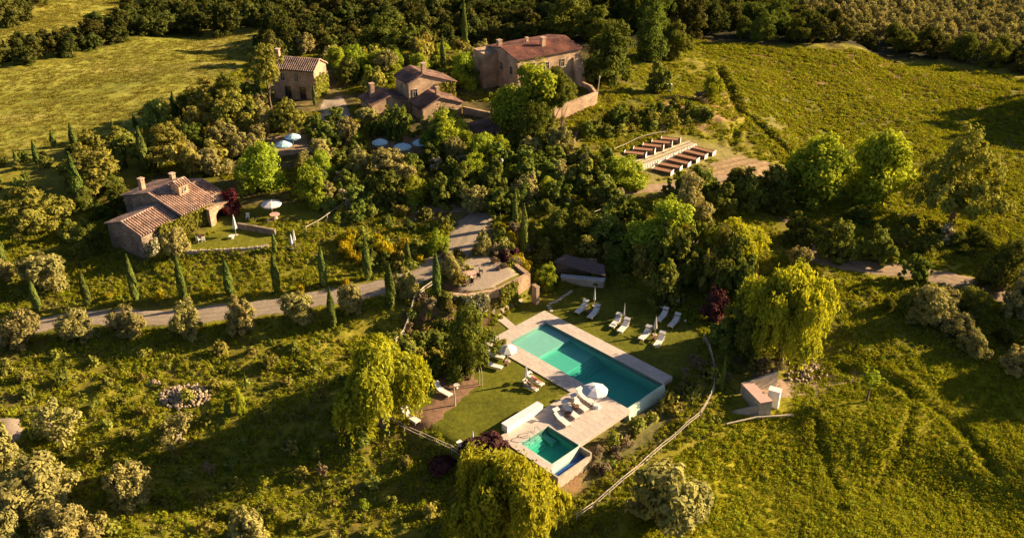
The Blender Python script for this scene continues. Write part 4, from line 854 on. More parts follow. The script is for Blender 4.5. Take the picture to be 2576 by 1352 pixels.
# ================================================================== PART 3: furniture and people
def make_lounger():
    rt = empty('sun_lounger')
    m = MB(); 
    for x in (-.34, .34): m.box((x, -.1, .26), (.05, 1.95, .06))
    for y in (-1.05, .85): m.box((0, y, .262), (.63, .05, .055))
    m.build('frame', M['pole'], rt)
    for x, y in ((-.33, -1.0), (.33, -1.0), (-.33, .75), (.33, .75)):
        m = MB(); m.tube([(x, y, 0), (x, y, .24)], .03, 5); m.build('leg', M['pole'], rt)
    m = MB(); m.box((0, -.42, .335), (.66, 1.3, .09)); m.build('cushion', M['canvas'], rt)
    m = MB(); m.hexa([(-.33, .24, .30), (.33, .24, .30), (.33, .98, .62), (-.33, .98, .62), (-.33, .20, .39), (.33, .20, .39), (.33, .94, .71), (-.33, .94, .71)]); m.build('backrest', M['canvas'], rt)
    m = MB(); m.hexa([(-.36, .78, .92), (.36, .78, .92), (.36, 1.2, 1.04), (-.36, 1.2, 1.04), (-.36, .78, .95), (.36, .78, .95), (.36, 1.2, 1.07), (-.36, 1.2, 1.07)]); m.build('sunshade', M['canvas'], rt)
    m = MB()
    for x in (-.35, .35): m.tube([(x, .9, .3), (x, 1.0, .98)], .02, 5)
    m.build('shade_frame', M['pole'], rt)
    return rt
proto = make_lounger(); used_l = [False]
def lounger(head, foot, label, grp, z=.1, world=False):
    h, f = (un(*head, z + .3), un(*foot, z + .3)) if not world else (head, foot)
    d = h - f; d.z = 0; ln = max(1.85, min(2.3, d.length * .95)) / 2.1
    o = proto if not used_l[0] else copy_tree(proto); used_l[0] = True
    c = (h + f) / 2; o.location = (c.x, c.y, z - .04); o.rotation_euler = (0, 0, math.atan2(d.y, d.x) - R(90)); o.scale = (ln, ln, ln)
    return tag(o, label, 'sun lounger', grp)
ZD = lambda x, y: (1220.9 + x * .19847, 939.2 + y * .19847)
ZE = lambda x, y: (1375.2 + x * .17364, 704.4 + y * .17364)
ZW = lambda x, y: (979.4 + x * .23316, 838.5 + y * .23316)
gd = 'white sun loungers lined up on the stone deck'
lounger(ZD(1160,235), ZD(1390,390), 'white sun lounger closest to the open white parasol on the stone deck', gd, .11)
lounger(ZD(1095,325), ZD(1300,475), 'white sun lounger second from the open parasol on the stone deck', gd, .11)
lounger(ZD(985,410), ZD(1185,565), 'white sun lounger third from the open parasol on the stone deck', gd, .11)
lounger(ZD(885,510), ZD(1060,655), 'white sun lounger on the stone deck closest to the plunge pool', gd, .11)
gl = 'white sun loungers on the shaded lawn above the pool'
lounger(ZE(585,345), ZE(420,480), 'grey-white lounger left of the first closed parasol, closest to the stepping stones', gl)
lounger(ZE(755,405), ZE(600,560), 'grey-white lounger right of the first closed parasol, by the small red table', gl)
lounger(ZE(1065,535), ZE(925,690), 'grey-white lounger left of the middle closed parasol on the shaded lawn', gl)
lounger(ZE(1185,600), ZE(1035,765), 'half sunlit lounger right of the middle closed parasol on the shaded lawn', gl)
lounger(ZE(1740,455), ZE(1600,600), 'lounger under the small tree of the shaded lawn, left one of two', gl)
lounger(ZE(1920,530), ZE(1765,690), 'lounger under the small tree of the shaded lawn, right one of two', gl)
lounger(ZE(1500,710), ZE(1340,875), 'grey-white lounger below the third closed parasol, touching it', gl)
lounger(ZE(1690,800), ZE(1565,975), 'lounger with its sunshade folded up, farthest down the shaded lawn', gl)
gw = 'white sun loungers on the sunny lawn'
lounger(ZW(1060,215), ZW(1240,255), 'bright lounger on the sunny lawn closest to the tilted parasol', gw)
lounger(ZW(1035,320), ZW(1220,365), 'bright lounger on the sunny lawn second from the tilted parasol', gw)
lounger(ZW(1455,540), ZW(1600,605), 'lounger of the reclining person in dark clothes, on the sunny lawn', gw)
lounger(ZW(1500,470), ZW(1660,550), 'lounger of the reclining person in red, beside the closed parasol on the sunny lawn', gw)
lounger(ZW(500,580), ZW(665,665), 'lounger half under the left willow, by the thick pale post', gw)
lounger(ZW(150,845), ZW(320,955), 'lounger at the foot of the left willow, nearest the pole fence', gw)
lounger(ZW(765,1215), ZW(870,1285), 'lounger beside the dark red shrubs at the lower end of the lawn', gw)
def parasol_open(u, v, z_top, diam, label, mat='canvas', ribs=8, tilt=0.0, z0=None):
    p = un(u, v, z_top); gz_ = hz(p.x, p.y) if z0 is None else z0
    rt = empty('parasol', (p.x, p.y, gz_), random.random(), label, 'parasol'); h = z_top - gz_
    m = MB(); V = [(0, 0, h)]; n = ribs * 2
    for i in range(n):
        a_ = 2 * math.pi * i / n; rr = diam / 2 * (1 if i % 2 == 0 else .955); V.append((rr * math.cos(a_) * .5, rr * math.sin(a_) * .5, h - .22 + (-.012 if i % 2 else 0)))
    for i in range(n):
        a_ = 2 * math.pi * i / n; rr = diam / 2 * (1 if i % 2 == 0 else .955); V.append((rr * math.cos(a_), rr * math.sin(a_), h - .56 + (-.02 if i % 2 else 0)))
    for i in range(n):
        a_ = 2 * math.pi * i / n; rr = diam / 2 * (1 if i % 2 == 0 else .955); V.append((rr * math.cos(a_), rr * math.sin(a_), h - .74))
    Fc = []
    for i in range(n):
        j = (i + 1) % n; Fc += [(0, 1 + i, 1 + j), (1 + i, 1 + n + i, 1 + n + j, 1 + j), (1 + n + i, 1 + 2 * n + i, 1 + 2 * n + j, 1 + n + j)]
    m.add(V, Fc); cn_ = m.build('canopy', M[mat], rt)
    for i in range(ribs):
        a_ = 2 * math.pi * i / ribs; m = MB(); m.tube([(.05, 0, h - .12), (diam / 2 * .98 * math.cos(a_), diam / 2 * .98 * math.sin(a_), h - .6)], .018, 4); m.build('rib', M['dark'], cn_)
    m = MB(); m.tube([(0, 0, 0), (0, 0, h + .1)], .035, 6); m.build('pole', M['pole'], rt)
    m = MB(); m.tube([(0, 0, 0), (0, 0, .1)], .35, 10); m.build('base', M['concrete'], rt)
    return rt
def parasol_closed(base, h, label, wid=.22, mat='canvas', z=None):
    p = L(*base); 
    if z is not None: p = un(*base, z)
    rt = empty('closed_parasol', p, random.random(), label, 'parasol')
    m = MB(); n = 12; prof = [(.62 * 0 + h * .30, wid * .5), (h * .36, wid), (h * .6, wid * .7), (h * .85, wid * .4), (h * .98, .03)]
    V = []; Fc = []
    for zz_, r_ in prof:
        for i in range(n): V.append((r_ * (1 if i % 2 else .68) * math.cos(6.283 * i / n), r_ * (1 if i % 2 else .68) * math.sin(6.283 * i / n), zz_))
    for k in range(len(prof) - 1):
        for i in range(n): Fc.append((k * n + i, k * n + (i + 1) % n, (k + 1) * n + (i + 1) % n, (k + 1) * n + i))
    m.add(V, Fc); m.build('folded_canopy', M[mat], rt)
    m = MB(); m.tube([(0, 0, 0), (0, 0, h * 1.02)], .035, 6); m.build('pole', M['pole'], rt)
    m = MB(); m.tube([(0, 0, 0), (0, 0, .09)], .3, 10); m.build('base', M['concrete'], rt)
parasol_open(*ZD(1392,155), 2.75, 2.95, 'large open white parasol standing on the stone deck, overhanging the pool edge', 'lilac', z0=.08)
parasol_open(1277, 868, 2.3, 2.3, 'white parasol beside the lawn corner of the pool, half behind branches', 'canvas', z0=0)
parasol_open(681, 503, 6.8, 3.0, 'open pale parasol on the upper lawn of the cottage garden')
parasol_closed(ZE(688,372), 2.7, 'closed white parasol on the shaded lawn, nearest the bar', .16)
parasol_closed(ZE(1118,590), 2.6, 'closed white parasol on the shaded lawn, middle of three', .15)
parasol_closed(ZE(1565,790), 2.7, 'closed white parasol on the shaded lawn, lowest of three and fullest', .26)
parasol_closed(ZW(1475,530), 2.6, 'closed white parasol behind the two reclining people on the sunny lawn', .24)
parasol_closed(ZW(905,1235), 2.3, 'closed white parasol by the dark red shrubs at the lower end of the lawn', .26)
parasol_closed((594,592), 3.2, 'closed white parasol on the cottage lawn, tallest of the closed ones', .36)
parasol_closed((743,621), 2.6, 'closed white parasol on the right edge of the cottage garden, right one of a pair', .2)
parasol_closed((735,627), 2.3, 'closed grey parasol on the right edge of the cottage garden, left one of a pair', .26, 'lilac')
parasol_open(712, 354, 8.2, 2.9, 'pale blue open parasol in the yard below the tall house, nearer one', 'bluec')
parasol_open(735, 336, 8.3, 2.7, 'pale blue open parasol in the yard below the tall house, farther one', 'bluec')
parasol_open(955, 349, 8.2, 2.7, 'dim blue open parasol half hidden under the garden trees', 'bluec')
parasol_open(1012, 360, 8.2, 3.0, 'brightest blue open parasol over the dining yard', 'bluec')
parasol_open(1057, 350, 8.3, 2.7, 'greyish blue parasol over the dining yard, right of the brightest blue one', 'bluec')
def table(p, label, rx=.4, h=.45, mat='brown', rnd=True, chairs=0, cmat='dark', cr=.9):
    rt = empty('table', p, random.random(), label, 'table')
    m = MB(); m.tube([(0, 0, h - .05), (0, 0, h)], rx, 12) if rnd else m.box((0, 0, h - .03), (rx * 2.2, rx * 1.5, .06)); m.build('tabletop', M[mat], rt)
    m = MB(); m.tube([(0, 0, 0), (0, 0, h - .05)], [rx * .6, rx * .25], 8); m.build('pedestal', M[mat], rt)
    return rt
def chair(p, rz, label, mat='dark', grp=None):
    rt = empty('chair', p, rz, label, 'chair', grp)
    m = MB(); m.box((0, 0, .44), (.5, .5, .07)); m.build('seat', M[mat], rt); m = MB(); m.box((0, .23, .72), (.5, .06, .5)); m.build('backrest', M[mat], rt)
    for x, y in ((-.21,-.21),(.21,-.21),(-.21,.21),(.21,.21)):
        m = MB(); m.box((x, y, .2), (.05, .05, .41)); m.build('leg', M[mat], rt)
table(PF(14.9, 10.75, .08), 'brown wicker side table between the second and third deck loungers'); table(PF(15.2, 12.35, .08), 'brown wicker side table between the two deck loungers nearest the plunge pool')
table(un(*ZE(612,478), 0), 'small reddish table between the first pair of loungers on the shaded lawn', .4, .4, 'strip')
table(un(*ZE(1160,655), 0), 'small pale table between the middle pair of loungers', .3, .4, 'pole'); table(un(*ZE(1555,860), 0), 'dark side table between the lowest pair of loungers on the shaded lawn', .35, .4, 'brown')
table(un(*ZE(1855,555), 0), 'dark side table between the loungers under the small tree', .35, .4, 'brown'); table(un(*ZE(1915,340), 0), 'round pale table in the sun patch under the small tree', .65, .6, 'canvas')
table(un(*ZW(1265,340), 0), 'dark side table at the feet of the loungers beside the tilted parasol', .3, .4, 'brown'); table(un(*ZW(725,590), 0), 'small white stool table on the trodden earth behind the pale post', .35, .5, 'canvas')
table(un(*ZW(300,880), 0), 'brown side table at the foot of the left willow', .3, .4, 'brown')
m = MB(); m.tube([(0, 0, 0), (0, 0, .42)], [.42, .36], 12); o = m.build('pouf', M['lilac'], None, loc=PF(16.35, 8.9, .08)); tag(o, 'round grey pouf on the stone deck by the foot of the first lounger', 'pouf')
for k, (u_, v_, lb) in enumerate(((2008,605,'small white ball lamp on the shaded lawn, right of the small tree'), (1655,408,'small white ball lamp on the shaded lawn, left of the small tree'))):
    m = MB(); m.tube([(0, 0, 0), (0, 0, .12), (0, 0, .3), (0, 0, .38)], [.1, .18, .16, .05], 10); tag(m.build('ball_lamp', M['canvas'], None, loc=un(*ZE(u_, v_), 0)), lb, 'lamp')
ZT = lambda x, y: (992.8 + x * .17364, 637.3 + y * .17364)
table(un(*ZT(1075,350), 3.2), 'pinkish rectangular table on the parking terrace', .9, .74, 'pink', False)
for k, (x, y, lb) in enumerate(((1130,300,'dark chair behind the pinkish terrace table'),(1250,268,'dark chair standing farthest right on the parking terrace'),(1218,345,'dark chair right of the pinkish table on the parking terrace'),(1025,440,'reddish dark chair at the near left of the terrace table'),(1105,440,'dark chair at the near right of the terrace table'))):
    chair(un(*ZT(x, y + 20), 3.2), k * 1.3 + .4, lb, 'dark' if k != 3 else 'wood', 'chairs on the parking terrace')
m = MB(); m.tube([(0, 0, 0), (0, 0, .5)], [.25, .36], 10); o = m.build('clay_pot', M['tiled'], None, loc=un(*ZT(1510, 230), 3.2)); tag(o, 'red clay pot at the back of the parking terrace', 'pot')
# cottage garden tables
ZC = lambda x, y: (469.6 + x * .15625, 483 + y * .15625)
chair(L(*ZC(195,800)), 2.6, 'pinkish garden chair near the cottage, left of a pair', 'canvas', 'garden chairs on the cottage lawn'); chair(L(*ZC(275,800)), 3.6, 'pinkish garden chair near the cottage, right of a pair', 'canvas', 'garden chairs on the cottage lawn')
table(L(*ZC(240,760)), 'small dark table behind the pair of garden chairs', .5, .7, 'wood'); table(L(*ZC(1425,430)), 'round pale pink table under the open parasol in the cottage garden', .75, .72, 'pink')
table(L(*ZC(730,745)), 'low pale table at the foot of the tallest closed parasol', .45, .4, 'canvas')
for k, (x, y) in enumerate(((985,440),(1120,460),(1310,520))): chair(L(*ZC(x, y)), k * 2., ['pale chair on the upper cottage lawn, by the stone edge','dark chair on the upper cottage lawn','dark stool-like chair nearest the lower end of the upper cottage lawn'][k], 'canvas' if k == 0 else 'dark', 'chairs on the upper cottage lawn')
for k, (u_, v_) in enumerate(((1000,372),(1025,374),(1050,366),(1070,368),(706,372),(725,362))):
    table(L(u_, v_), ['dark dining table under the brightest blue parasol','dark dining table between the two right blue parasols','dark dining table left under the greyish blue parasol','dark dining table right under the greyish blue parasol','dark table under the nearer blue parasol of the yard','dark table under the farther blue parasol of the yard'][k], .5, .72, 'dark')
tag(MB().box((0, 0, .9), (1.0, .8, 1.8)).build('electric_box', M['white'], None, loc=L(1683, 235)), 'white utility box standing on the grass slope right of the villa', 'box')
lp = empty('garden_lamp', L(1502, 248), label='thin pale lamp post on the grass beside the villa terrace', cat='lamp post')
m = MB(); m.tube([(0, 0, 0), (.15, 0, 2.0), (.3, 0, 4.0)], [.12, .1, .08], 6); m.build('post', M['pole'], lp); m = MB(); m.tube([(.3, 0, 4.0), (.3, 0, 4.3)], [.14, .1], 8); m.build('lamp_head', M['canvas'], lp)
lp = empty('garden_lamp', L(1263, 458), label='thin white lamp post among the grey bushes in the middle of the garden', cat='lamp post')
m = MB(); m.tube([(0, 0, 0), (0, 0, 3.4)], [.08, .06], 6); m.build('post', M['white'], lp); m = MB(); m.tube([(0, 0, 3.4), (0, 0, 3.75)], [.2, .16], 8); m.build('lamp_head', M['canvas'], lp)
# people reclining on the sunny lawn
def person(loung, label, cloth, hairm, knees=.2):
    rt = empty('person', loung.location.copy(), loung.rotation_euler.z, label, 'person')
    s = loung.scale.x; zo = .38 * s + .06
    J = {'pel': (0, .05, zo + .09), 'chest': (0, .42, zo + .27), 'neck': (0, .62, zo + .40), 'head0': (0, .68, zo + .46), 'head': (0, .74, zo + .56),
         'hL': (-.09, -.02, zo + .08), 'kL': (-.12, -.42, zo + .10 + knees), 'aL': (-.12, -.82, zo + .06), 'fL': (-.12, -.86, zo + .17), 'hR': (.09, -.02, zo + .08), 'kR': (.12, -.44, zo + .08 + knees * .3), 'aR': (.13, -.86, zo + .06), 'fR': (.13, -.90, zo + .17),
         'sL': (-.18, .52, zo + .33), 'eL': (-.27, .28, zo + .20), 'wL': (-.2, .06, zo + .2), 'haL': (-.14, 0, zo + .2), 'sR': (.18, .52, zo + .33), 'eR': (.29, .3, zo + .2), 'wR': (.27, .06, zo + .14), 'haR': (.27, -.02, zo + .13)}
    Rr = {'pel': .14, 'chest': .15, 'neck': .055, 'head0': .07, 'head': .1, 'hL': .09, 'kL': .06, 'aL': .04, 'fL': .035, 'hR': .09, 'kR': .06, 'aR': .04, 'fR': .035, 'sL': .06, 'eL': .045, 'wL': .03, 'haL': .04, 'sR': .06, 'eR': .045, 'wR': .03, 'haR': .04}
    E_ = [('pel','chest'),('chest','neck'),('neck','head0'),('head0','head'),('pel','hL'),('hL','kL'),('kL','aL'),('aL','fL'),('pel','hR'),('hR','kR'),('kR','aR'),('aR','fR'),('chest','sL'),('sL','eL'),('eL','wL'),('wL','haL'),('chest','sR'),('sR','eR'),('eR','wR'),('wR','haR')]
    ks = list(J); me = bpy.data.meshes.new('body'); me.from_pydata([J[k] for k in ks], [(ks.index(a_), ks.index(b_)) for a_, b_ in E_], []); me.materials.append(M['skin'])
    o = link('body', me, rt); sk = o.modifiers.new('skin', 'SKIN')
    for i, k in enumerate(ks): me.skin_vertices[0].data[i].radius = (Rr[k], Rr[k]); me.skin_vertices[0].data[i].use_root = (i == 0)
    sb = o.modifiers.new('smooth', 'SUBSURF'); sb.levels = 1; sb.render_levels = 2; o.modifiers['skin'].use_smooth_shade = True
    m = MB(); m.tube([(0, -.08, zo + .09), (0, .1, zo + .11), (0, .3, zo + .2), (0, .55, zo + .35)] if cloth == 'darkc' else [(0, -.1, zo + .09), (0, .12, zo + .12)], [.15, .165, .17, .14] if cloth == 'darkc' else [.16, .16], 10); m.build('clothing', M[cloth], rt)
    m = MB(); m.tube([(0, .72, zo + .56), (0, .76, zo + .62), (0, .8, zo + .66)], [.1, .115, .06], 8); m.build('hair', M[hairm], rt)
lgs = [o for o in COL.objects if o.name.startswith('sun_lounger') and 'person' in o.get('label', '')]
for o in lgs:
    dk_ = 'dark' in o['label']; person(o, 'person in dark clothes reclining on a lounger on the sunny lawn' if dk_ else 'person in red swimwear reclining beside the closed parasol on the sunny lawn', 'darkc' if dk_ else 'redc', 'hair', .1 if dk_ else .22)
print('furniture', round(time.time() - T0, 1))

# ================================================================== PART 4: plants
def blobs(rg, n, rx, ry, rz, cz, low=-.45, shell=.55, lump=.18, nl=None):
    """clump centres on a handful of lobes, so that the crown has shoulders, gaps and an uneven outline"""
    nl = nl or rg.integers(10, 16); ld = rg.normal(0, 1, (nl * 4, 3)); ld /= np.linalg.norm(ld, axis=1, keepdims=True); ld = ld[ld[:, 2] > low][:nl]; ld[0] = (0.1, 0, .99)
    lr = rg.uniform(.30, .30 + lump * 1.1, len(ld)); lc = ld * rg.uniform(.5, .78, (len(ld), 1))
    lc = np.concatenate([lc, [[0, 0, 0]]]); lr = np.append(lr, .55); pr = lr ** 2; pr /= pr.sum()
    k = rg.choice(len(lr), n, p=pr); d = rg.normal(0, 1, (n, 3)); d /= np.linalg.norm(d, axis=1, keepdims=True); fl = d[:, 2] < -.25; d[fl, 2] *= -.5
    d /= np.linalg.norm(d, axis=1, keepdims=True); r = lr[k] * (shell + (1 - shell) * rg.random(n) ** .5)
    P = lc[k] + d * r[:, None]; q = P[:, 2] < low - .3; P[q, 2] = low - .3 * rg.random(q.sum())
    return np.stack([P[:, 0] * rx, P[:, 1] * ry, cz + P[:, 2] * rz], 1), d
def crown_mesh(name, C, Dn, rc, per, size, mat, rg, aspect=1.2, flat=.75, jitter=.5, upb=.35):
    n = len(C); k = per
    rcs = (rc * rg.uniform(.6, 1.3, n))[:, None]
    dd = rg.normal(0, 1, (n, k, 3)); dd /= np.linalg.norm(dd, axis=2, keepdims=True)
    rad = rg.random((n, k, 1)) ** .45
    off = dd * rad * rcs[:, :, None]; off[:, :, 2] *= flat
    P = (C[:, None, :] + off).reshape(-1, 3); nr = (dd * .9 + Dn[:, None, :] * .5 + np.array([0, 0, upb])[None, None, :]).reshape(-1, 3)
    V, Q = leafset(P, nr, size, rg, aspect, jitter)
    cl = rg.random((n, 1)); tone = (.55 * cl + .45 * rg.random((n, k)))
    return np_mesh(name, V, Q, M[mat], np.repeat(np.clip(tone, 0, 1).ravel(), 4))
def trunk_mesh(h, r, rg, crown=None, limbs=6, lean=.0, fork=.5, mat='bark'):
    m = MB(); z = [0, h * .25, h * .6, h]; pts = [Vector((rg.normal(0, .04) * h * (i > 0) + lean * zz_, rg.normal(0, .04) * h * (i > 0), zz_)) for i, zz_ in enumerate(z)]
    pts[0].z = -.4; m.tube(pts, [r * 1.25, r, r * .7, r * .3], 7)
    if crown is not None:
        for i in range(limbs):
            t = crown[rg.integers(len(crown))]; s = pts[1].lerp(pts[2], rg.random()) ; e = Vector(t) * .85 + s * .15
            mid = s.lerp(e, .5) + Vector((0, 0, .08 * h)); m.tube([s, mid, e], [r * .45, r * .28, r * .1], 5)
    return m.mesh('trunk', M[mat])
class Proto: pass
PR = {}
def proto(kind, i, me_c, me_t, w, h, cname='crown'):
    co = np.empty(len(me_c.vertices) * 3, np.float32); me_c.vertices.foreach_get('co', co); co = co.reshape(-1, 3)
    rr = np.hypot(co[:, 0], co[:, 1]); w = 2 * float(np.percentile(rr, 97)) if kind != 'cypress' else w; h = float(np.percentile(co[:, 2], 99.3))
    p = Proto(); p.c = me_c; p.t = me_t; p.w = w; p.h = h; p.cname = cname; PR.setdefault(kind, []).append(p)
def std(kind, mat, n, W, Hh, base, ncl, rc, per, size, tr=.3, limbs=6, low=-.4, flat=.8, lump=.2, shell=.5, aspect=1.2, tmat='bark', seed0=0, upb=.35, **k):
    for i in range(n):
        rg = np.random.default_rng(1000 + seed0 + i * 17 + sum(map(ord, kind))); rz = (Hh - base) / 2
        C, D = blobs(rg, ncl, W / 2 * rg.uniform(.9, 1.08), W / 2 * rg.uniform(.9, 1.08), rz, base + rz, low, shell, lump)
        lo_ = {'pine': 2.0}.get(kind, .25 * rc + .04 * Hh); q0 = np.percentile(C[:, 2], 4); C[:, 2] = np.maximum(lo_, lo_ + (C[:, 2] - q0) * (Hh - rc * .6 - lo_) / (C[:, 2].max() - q0))
        me = crown_mesh('crown', C, D, rc, per, size, mat, rg, aspect, flat, upb=upb)
        proto(kind, i, me, trunk_mesh(base + rz, tr, rg, C, limbs, mat=tmat), W, Hh)
std('oak', 'oak', 4, 10, 9.5, -1.0, 250, .9, 60, .31, .32, low=-.7)
std('forest', 'forest', 5, 9, 9, -1.6, 140, .9, 45, .42, .3, low=-.8)
std('pine', 'pine', 3, 10, 7.5, .6, 150, .75, 70, .28, .32, flat=.6, low=-.15, lump=.22, upb=.7)
std('lime', 'lime', 4, 8, 8.5, -1.0, 230, .85, 58, .30, .25, low=-.7, flat=1.1)
std('fruit', 'fruit', 5, 5.5, 5, -.2, 90, .52, 45, .34, .16, low=-.3, lump=.3, shell=.4, aspect=1.5)
std('olive', 'olive', 5, 5, 4.8, -.3, 130, .6, 66, .19, .2, limbs=8, low=-.65, lump=.3, aspect=2.2, shell=.35)
std('grove', 'olive', 2, 4.6, 4.0, .4, 40, .8, 45, .30, .16, lump=.2, aspect=1.6)
std('shrub', 'shrub', 4, 2.6, 1.9, .0, 26, .5, 45, .24, .05, limbs=3, low=-.1)
std('redtree', 'red', 1, 4.2, 4.6, 1.2, 50, .7, 55, .26, .12)
std('redbush', 'plum', 2, 2.8, 2.2, .0, 30, .5, 55, .30, .05, limbs=3, low=-.1, aspect=2.6)
std('broom', 'broom', 2, 1.9, 1.5, .0, 22, .4, 50, .16, .05, limbs=3, low=0)
std('rosebush', 'rose', 1, 2.4, 1.8, .0, 24, .45, 50, .2, .05, limbs=3, low=0)
std('dry', 'bare', 2, 3, 2.8, .2, 26, .5, 26, .16, .07, limbs=12, aspect=3.5, tmat='barkl')
std('thin', 'olive', 2, 5.5, 5.0, .8, 34, .8, 42, .22, .12, limbs=14, aspect=2.4, tmat='barkl', shell=.3)
def cypress(i, W, Hh):
    rg = np.random.default_rng(300 + i); n = 3400; t = rg.random(n) ** .85
    prof = np.where(t < .12, .55 + t * 3.5, np.where(t > .45, 1 - ((t - .45) / .55) ** 1.5 * .93, 1.0)) * W / 2
    a_ = rg.random(n) * 6.283; lobes = 1 + .14 * np.sin(a_ * 3 + t * 9 + i) + .08 * np.sin(a_ * 5 + t * 23)
    r = prof * lobes * rg.uniform(.72, 1.04, n); C = np.stack([r * np.cos(a_), r * np.sin(a_), .25 + t * (Hh - .25)], 1)
    D = np.stack([np.cos(a_), np.sin(a_), np.full(n, .35)], 1)
    V, Q = leafset(C, D, .26, rg, 1.8, .35, droop=.3)
    tone = np.clip(.5 * rg.random(n) + .5 * noise2(a_ * 2 + i * 9, t * 18, 1, 4), 0, 1)
    me = np_mesh('crown', V, Q, M['cypress'], np.repeat(tone, 4))
    m = MB(); m.tube([(0, 0, -.4), (0, 0, Hh * .5), (0, 0, Hh * .92)], [.17, .12, .03], 7); proto('cypress', i, me, m.mesh('trunk', M['bark']), W, Hh)
for i in range(3): cypress(i, 1.75, 8.0)
def willow(i, W, Hh, mat='willow', kind='willow', nst=760):
    rg = np.random.default_rng(500 + i); R0 = W / 2
    nl = 17; la = rg.uniform(0, 6.283, nl); lrad = np.where(np.arange(nl) < 3, rg.uniform(0, .25, nl), rg.uniform(.38, .76, nl)) * R0
    lc = np.stack([np.cos(la) * lrad, np.sin(la) * lrad, Hh * np.where(np.arange(nl) < 3, rg.uniform(.70, .80, nl), rg.uniform(.30, .72, nl))], 1); lr = rg.uniform(.17, .32, nl) * R0
    k = rg.integers(0, nl, 150); d = rg.normal(0, 1, (150, 3)); d[:, 2] = np.abs(d[:, 2]); d /= np.linalg.norm(d, axis=1, keepdims=True); C = lc[k] + d * lr[k][:, None] * rg.uniform(.5, 1, (150, 1))
    V1, Q1 = leafset((C[:, None, :] + rg.normal(0, .36, (150, 60, 3))).reshape(-1, 3), np.repeat(d, 60, 0) + np.array([[0, 0, .3]]), .26, rg, 1.7, .5, droop=.8)
    lv1 = np.repeat(.35 * rg.random((150, 1)) + .6 * rg.random((150, 60)), 4)
    k = rg.integers(0, nl, nst); a_ = rg.uniform(0, 6.283, nst); el = rg.uniform(-.1, 1.1, nst); dv = np.stack([np.cos(a_) * np.cos(el), np.sin(a_) * np.cos(el), np.sin(el)], 1)
    A_ = lc[k] + dv * (lr[k] * rg.uniform(.85, 1.2, nst))[:, None]
    out = np.stack([np.cos(a_), np.sin(a_), 0 * a_], 1)
    Ln = np.clip(rg.uniform(.12, .55, nst) * np.where(rg.random(nst) < .25, 1.8, 1), 0, .95) * (A_[:, 2] - .2); m_ = 42
    f = (np.arange(m_)[None, :] + rg.random((nst, m_))) / m_
    sw = rg.uniform(.2, .7, nst)
    P = A_[:, None, :] + out[:, None, :] * (np.sin(f * 1.5)[:, :, None] * sw[:, None, None]) - np.array([0, 0, 1.0])[None, None, :] * (f ** 1.2 * Ln[:, None])[:, :, None] + rg.normal(0, .15, (nst, m_, 3))
    V2, Q2 = leafset(P.reshape(-1, 3), np.repeat(out, m_, 0) + rg.normal(0, .3, (nst * m_, 3)), .20, rg, 2.2, .5, droop=.45)
    lv2 = np.repeat(np.clip(.6 * rg.random((nst, 1)) + .4 * rg.random((nst, m_)), 0, 1), 4)
    V = np.concatenate([V1, V2]); Q = np.concatenate([Q1, Q2 + len(V1)])
    proto(kind, i, np_mesh('crown', V, Q, M[mat], np.concatenate([lv1.ravel(), lv2.ravel()])), trunk_mesh(Hh * .6, .38, rg, C, 8), W, Hh)
for i in range(3): willow(i, 11, 9.0)
# young sapling, spiky fern
rgx = np.random.default_rng(9)
C = np.array([[0, 0, 2.2], [.3, .1, 2.6], [-.3, .1, 2.5], [.1, -.3, 2.9], [0, .2, 3.2]]); proto('sapling', 0, crown_mesh('crown', C, C * 0, .45, 30, .2, 'lime', rgx), trunk_mesh(2.8, .06, rgx), 1.2, 3.4)
for i in range(3):
    rg = np.random.default_rng(880 + i); n = 260; a_ = rg.random(n) * 6.283; el = rg.uniform(.2, 1.4, n); Ll = rg.uniform(.5, 1.0, n); f = rg.random(n)
    C = np.stack([np.cos(a_) * np.cos(el) * Ll * f * 1.1, np.sin(a_) * np.cos(el) * Ll * f * 1.1, np.sin(el) * Ll * f * 1.2 + .05], 1)
    V, Q = leafset(C, np.stack([np.cos(a_), np.sin(a_), el * 0 + .8], 1), .2, rg, 1.8, .5); proto('herb', i, np_mesh('crown', V, Q, M['shrub'], np.repeat(rg.random(n), 4)), None, 2.0, 1.2)
PXM = lambda p: F / (p.y * CP - (p.z - H) * SP)
counter = {}
NAMES = {'oak': ('oak_tree', 'tree'), 'forest': ('woodland_tree', 'tree'), 'pine': ('pine_tree', 'pine tree'), 'lime': ('leafy_tree', 'tree'), 'fruit': ('orchard_tree', 'tree'), 'olive': ('olive_tree', 'olive tree'), 'grove': ('olive_tree', 'olive tree'),
         'shrub': ('shrub', 'shrub'), 'redtree': ('red_leaved_tree', 'tree'), 'redbush': ('dark_red_shrub', 'shrub'), 'broom': ('yellow_broom_bush', 'shrub'), 'rosebush': ('pale_flowering_bush', 'shrub'), 'dry': ('dry_bush', 'shrub'), 'thin': ('thin_tree', 'tree'),
         'cypress': ('cypress_tree', 'cypress'), 'willow': ('willow_tree', 'willow'), 'sapling': ('sapling', 'young tree'), 'herb': ('low_bush', 'shrub')}
def plant(kind, p, w_, h_, label, group=None, lean=None, var=None):
    ps = PR[kind]; k = counter.get(kind, 0); counter[kind] = k + 1; q = ps[(k if var is None else var) % len(ps)]
    nm, cat = NAMES[kind]
    sx, sz = w_ / q.w, h_ / q.h
    if q.t is None:
        return link(nm, q.c, None, loc=p, rot=(0, 0, random.random() * 6.283), sc=(sx, sx, sz), label=label, cat=cat, group=group)
    rt = empty(nm, p, random.random() * 6.283, label, cat, group); rt.scale = (sx * random.uniform(.94, 1.06), sx * random.uniform(.94, 1.06), sz)
    if lean: rt.rotation_euler = (lean[0], lean[1], rt.rotation_euler.z)
    link('trunk', q.t, rt); link('crown', q.c, rt); return rt
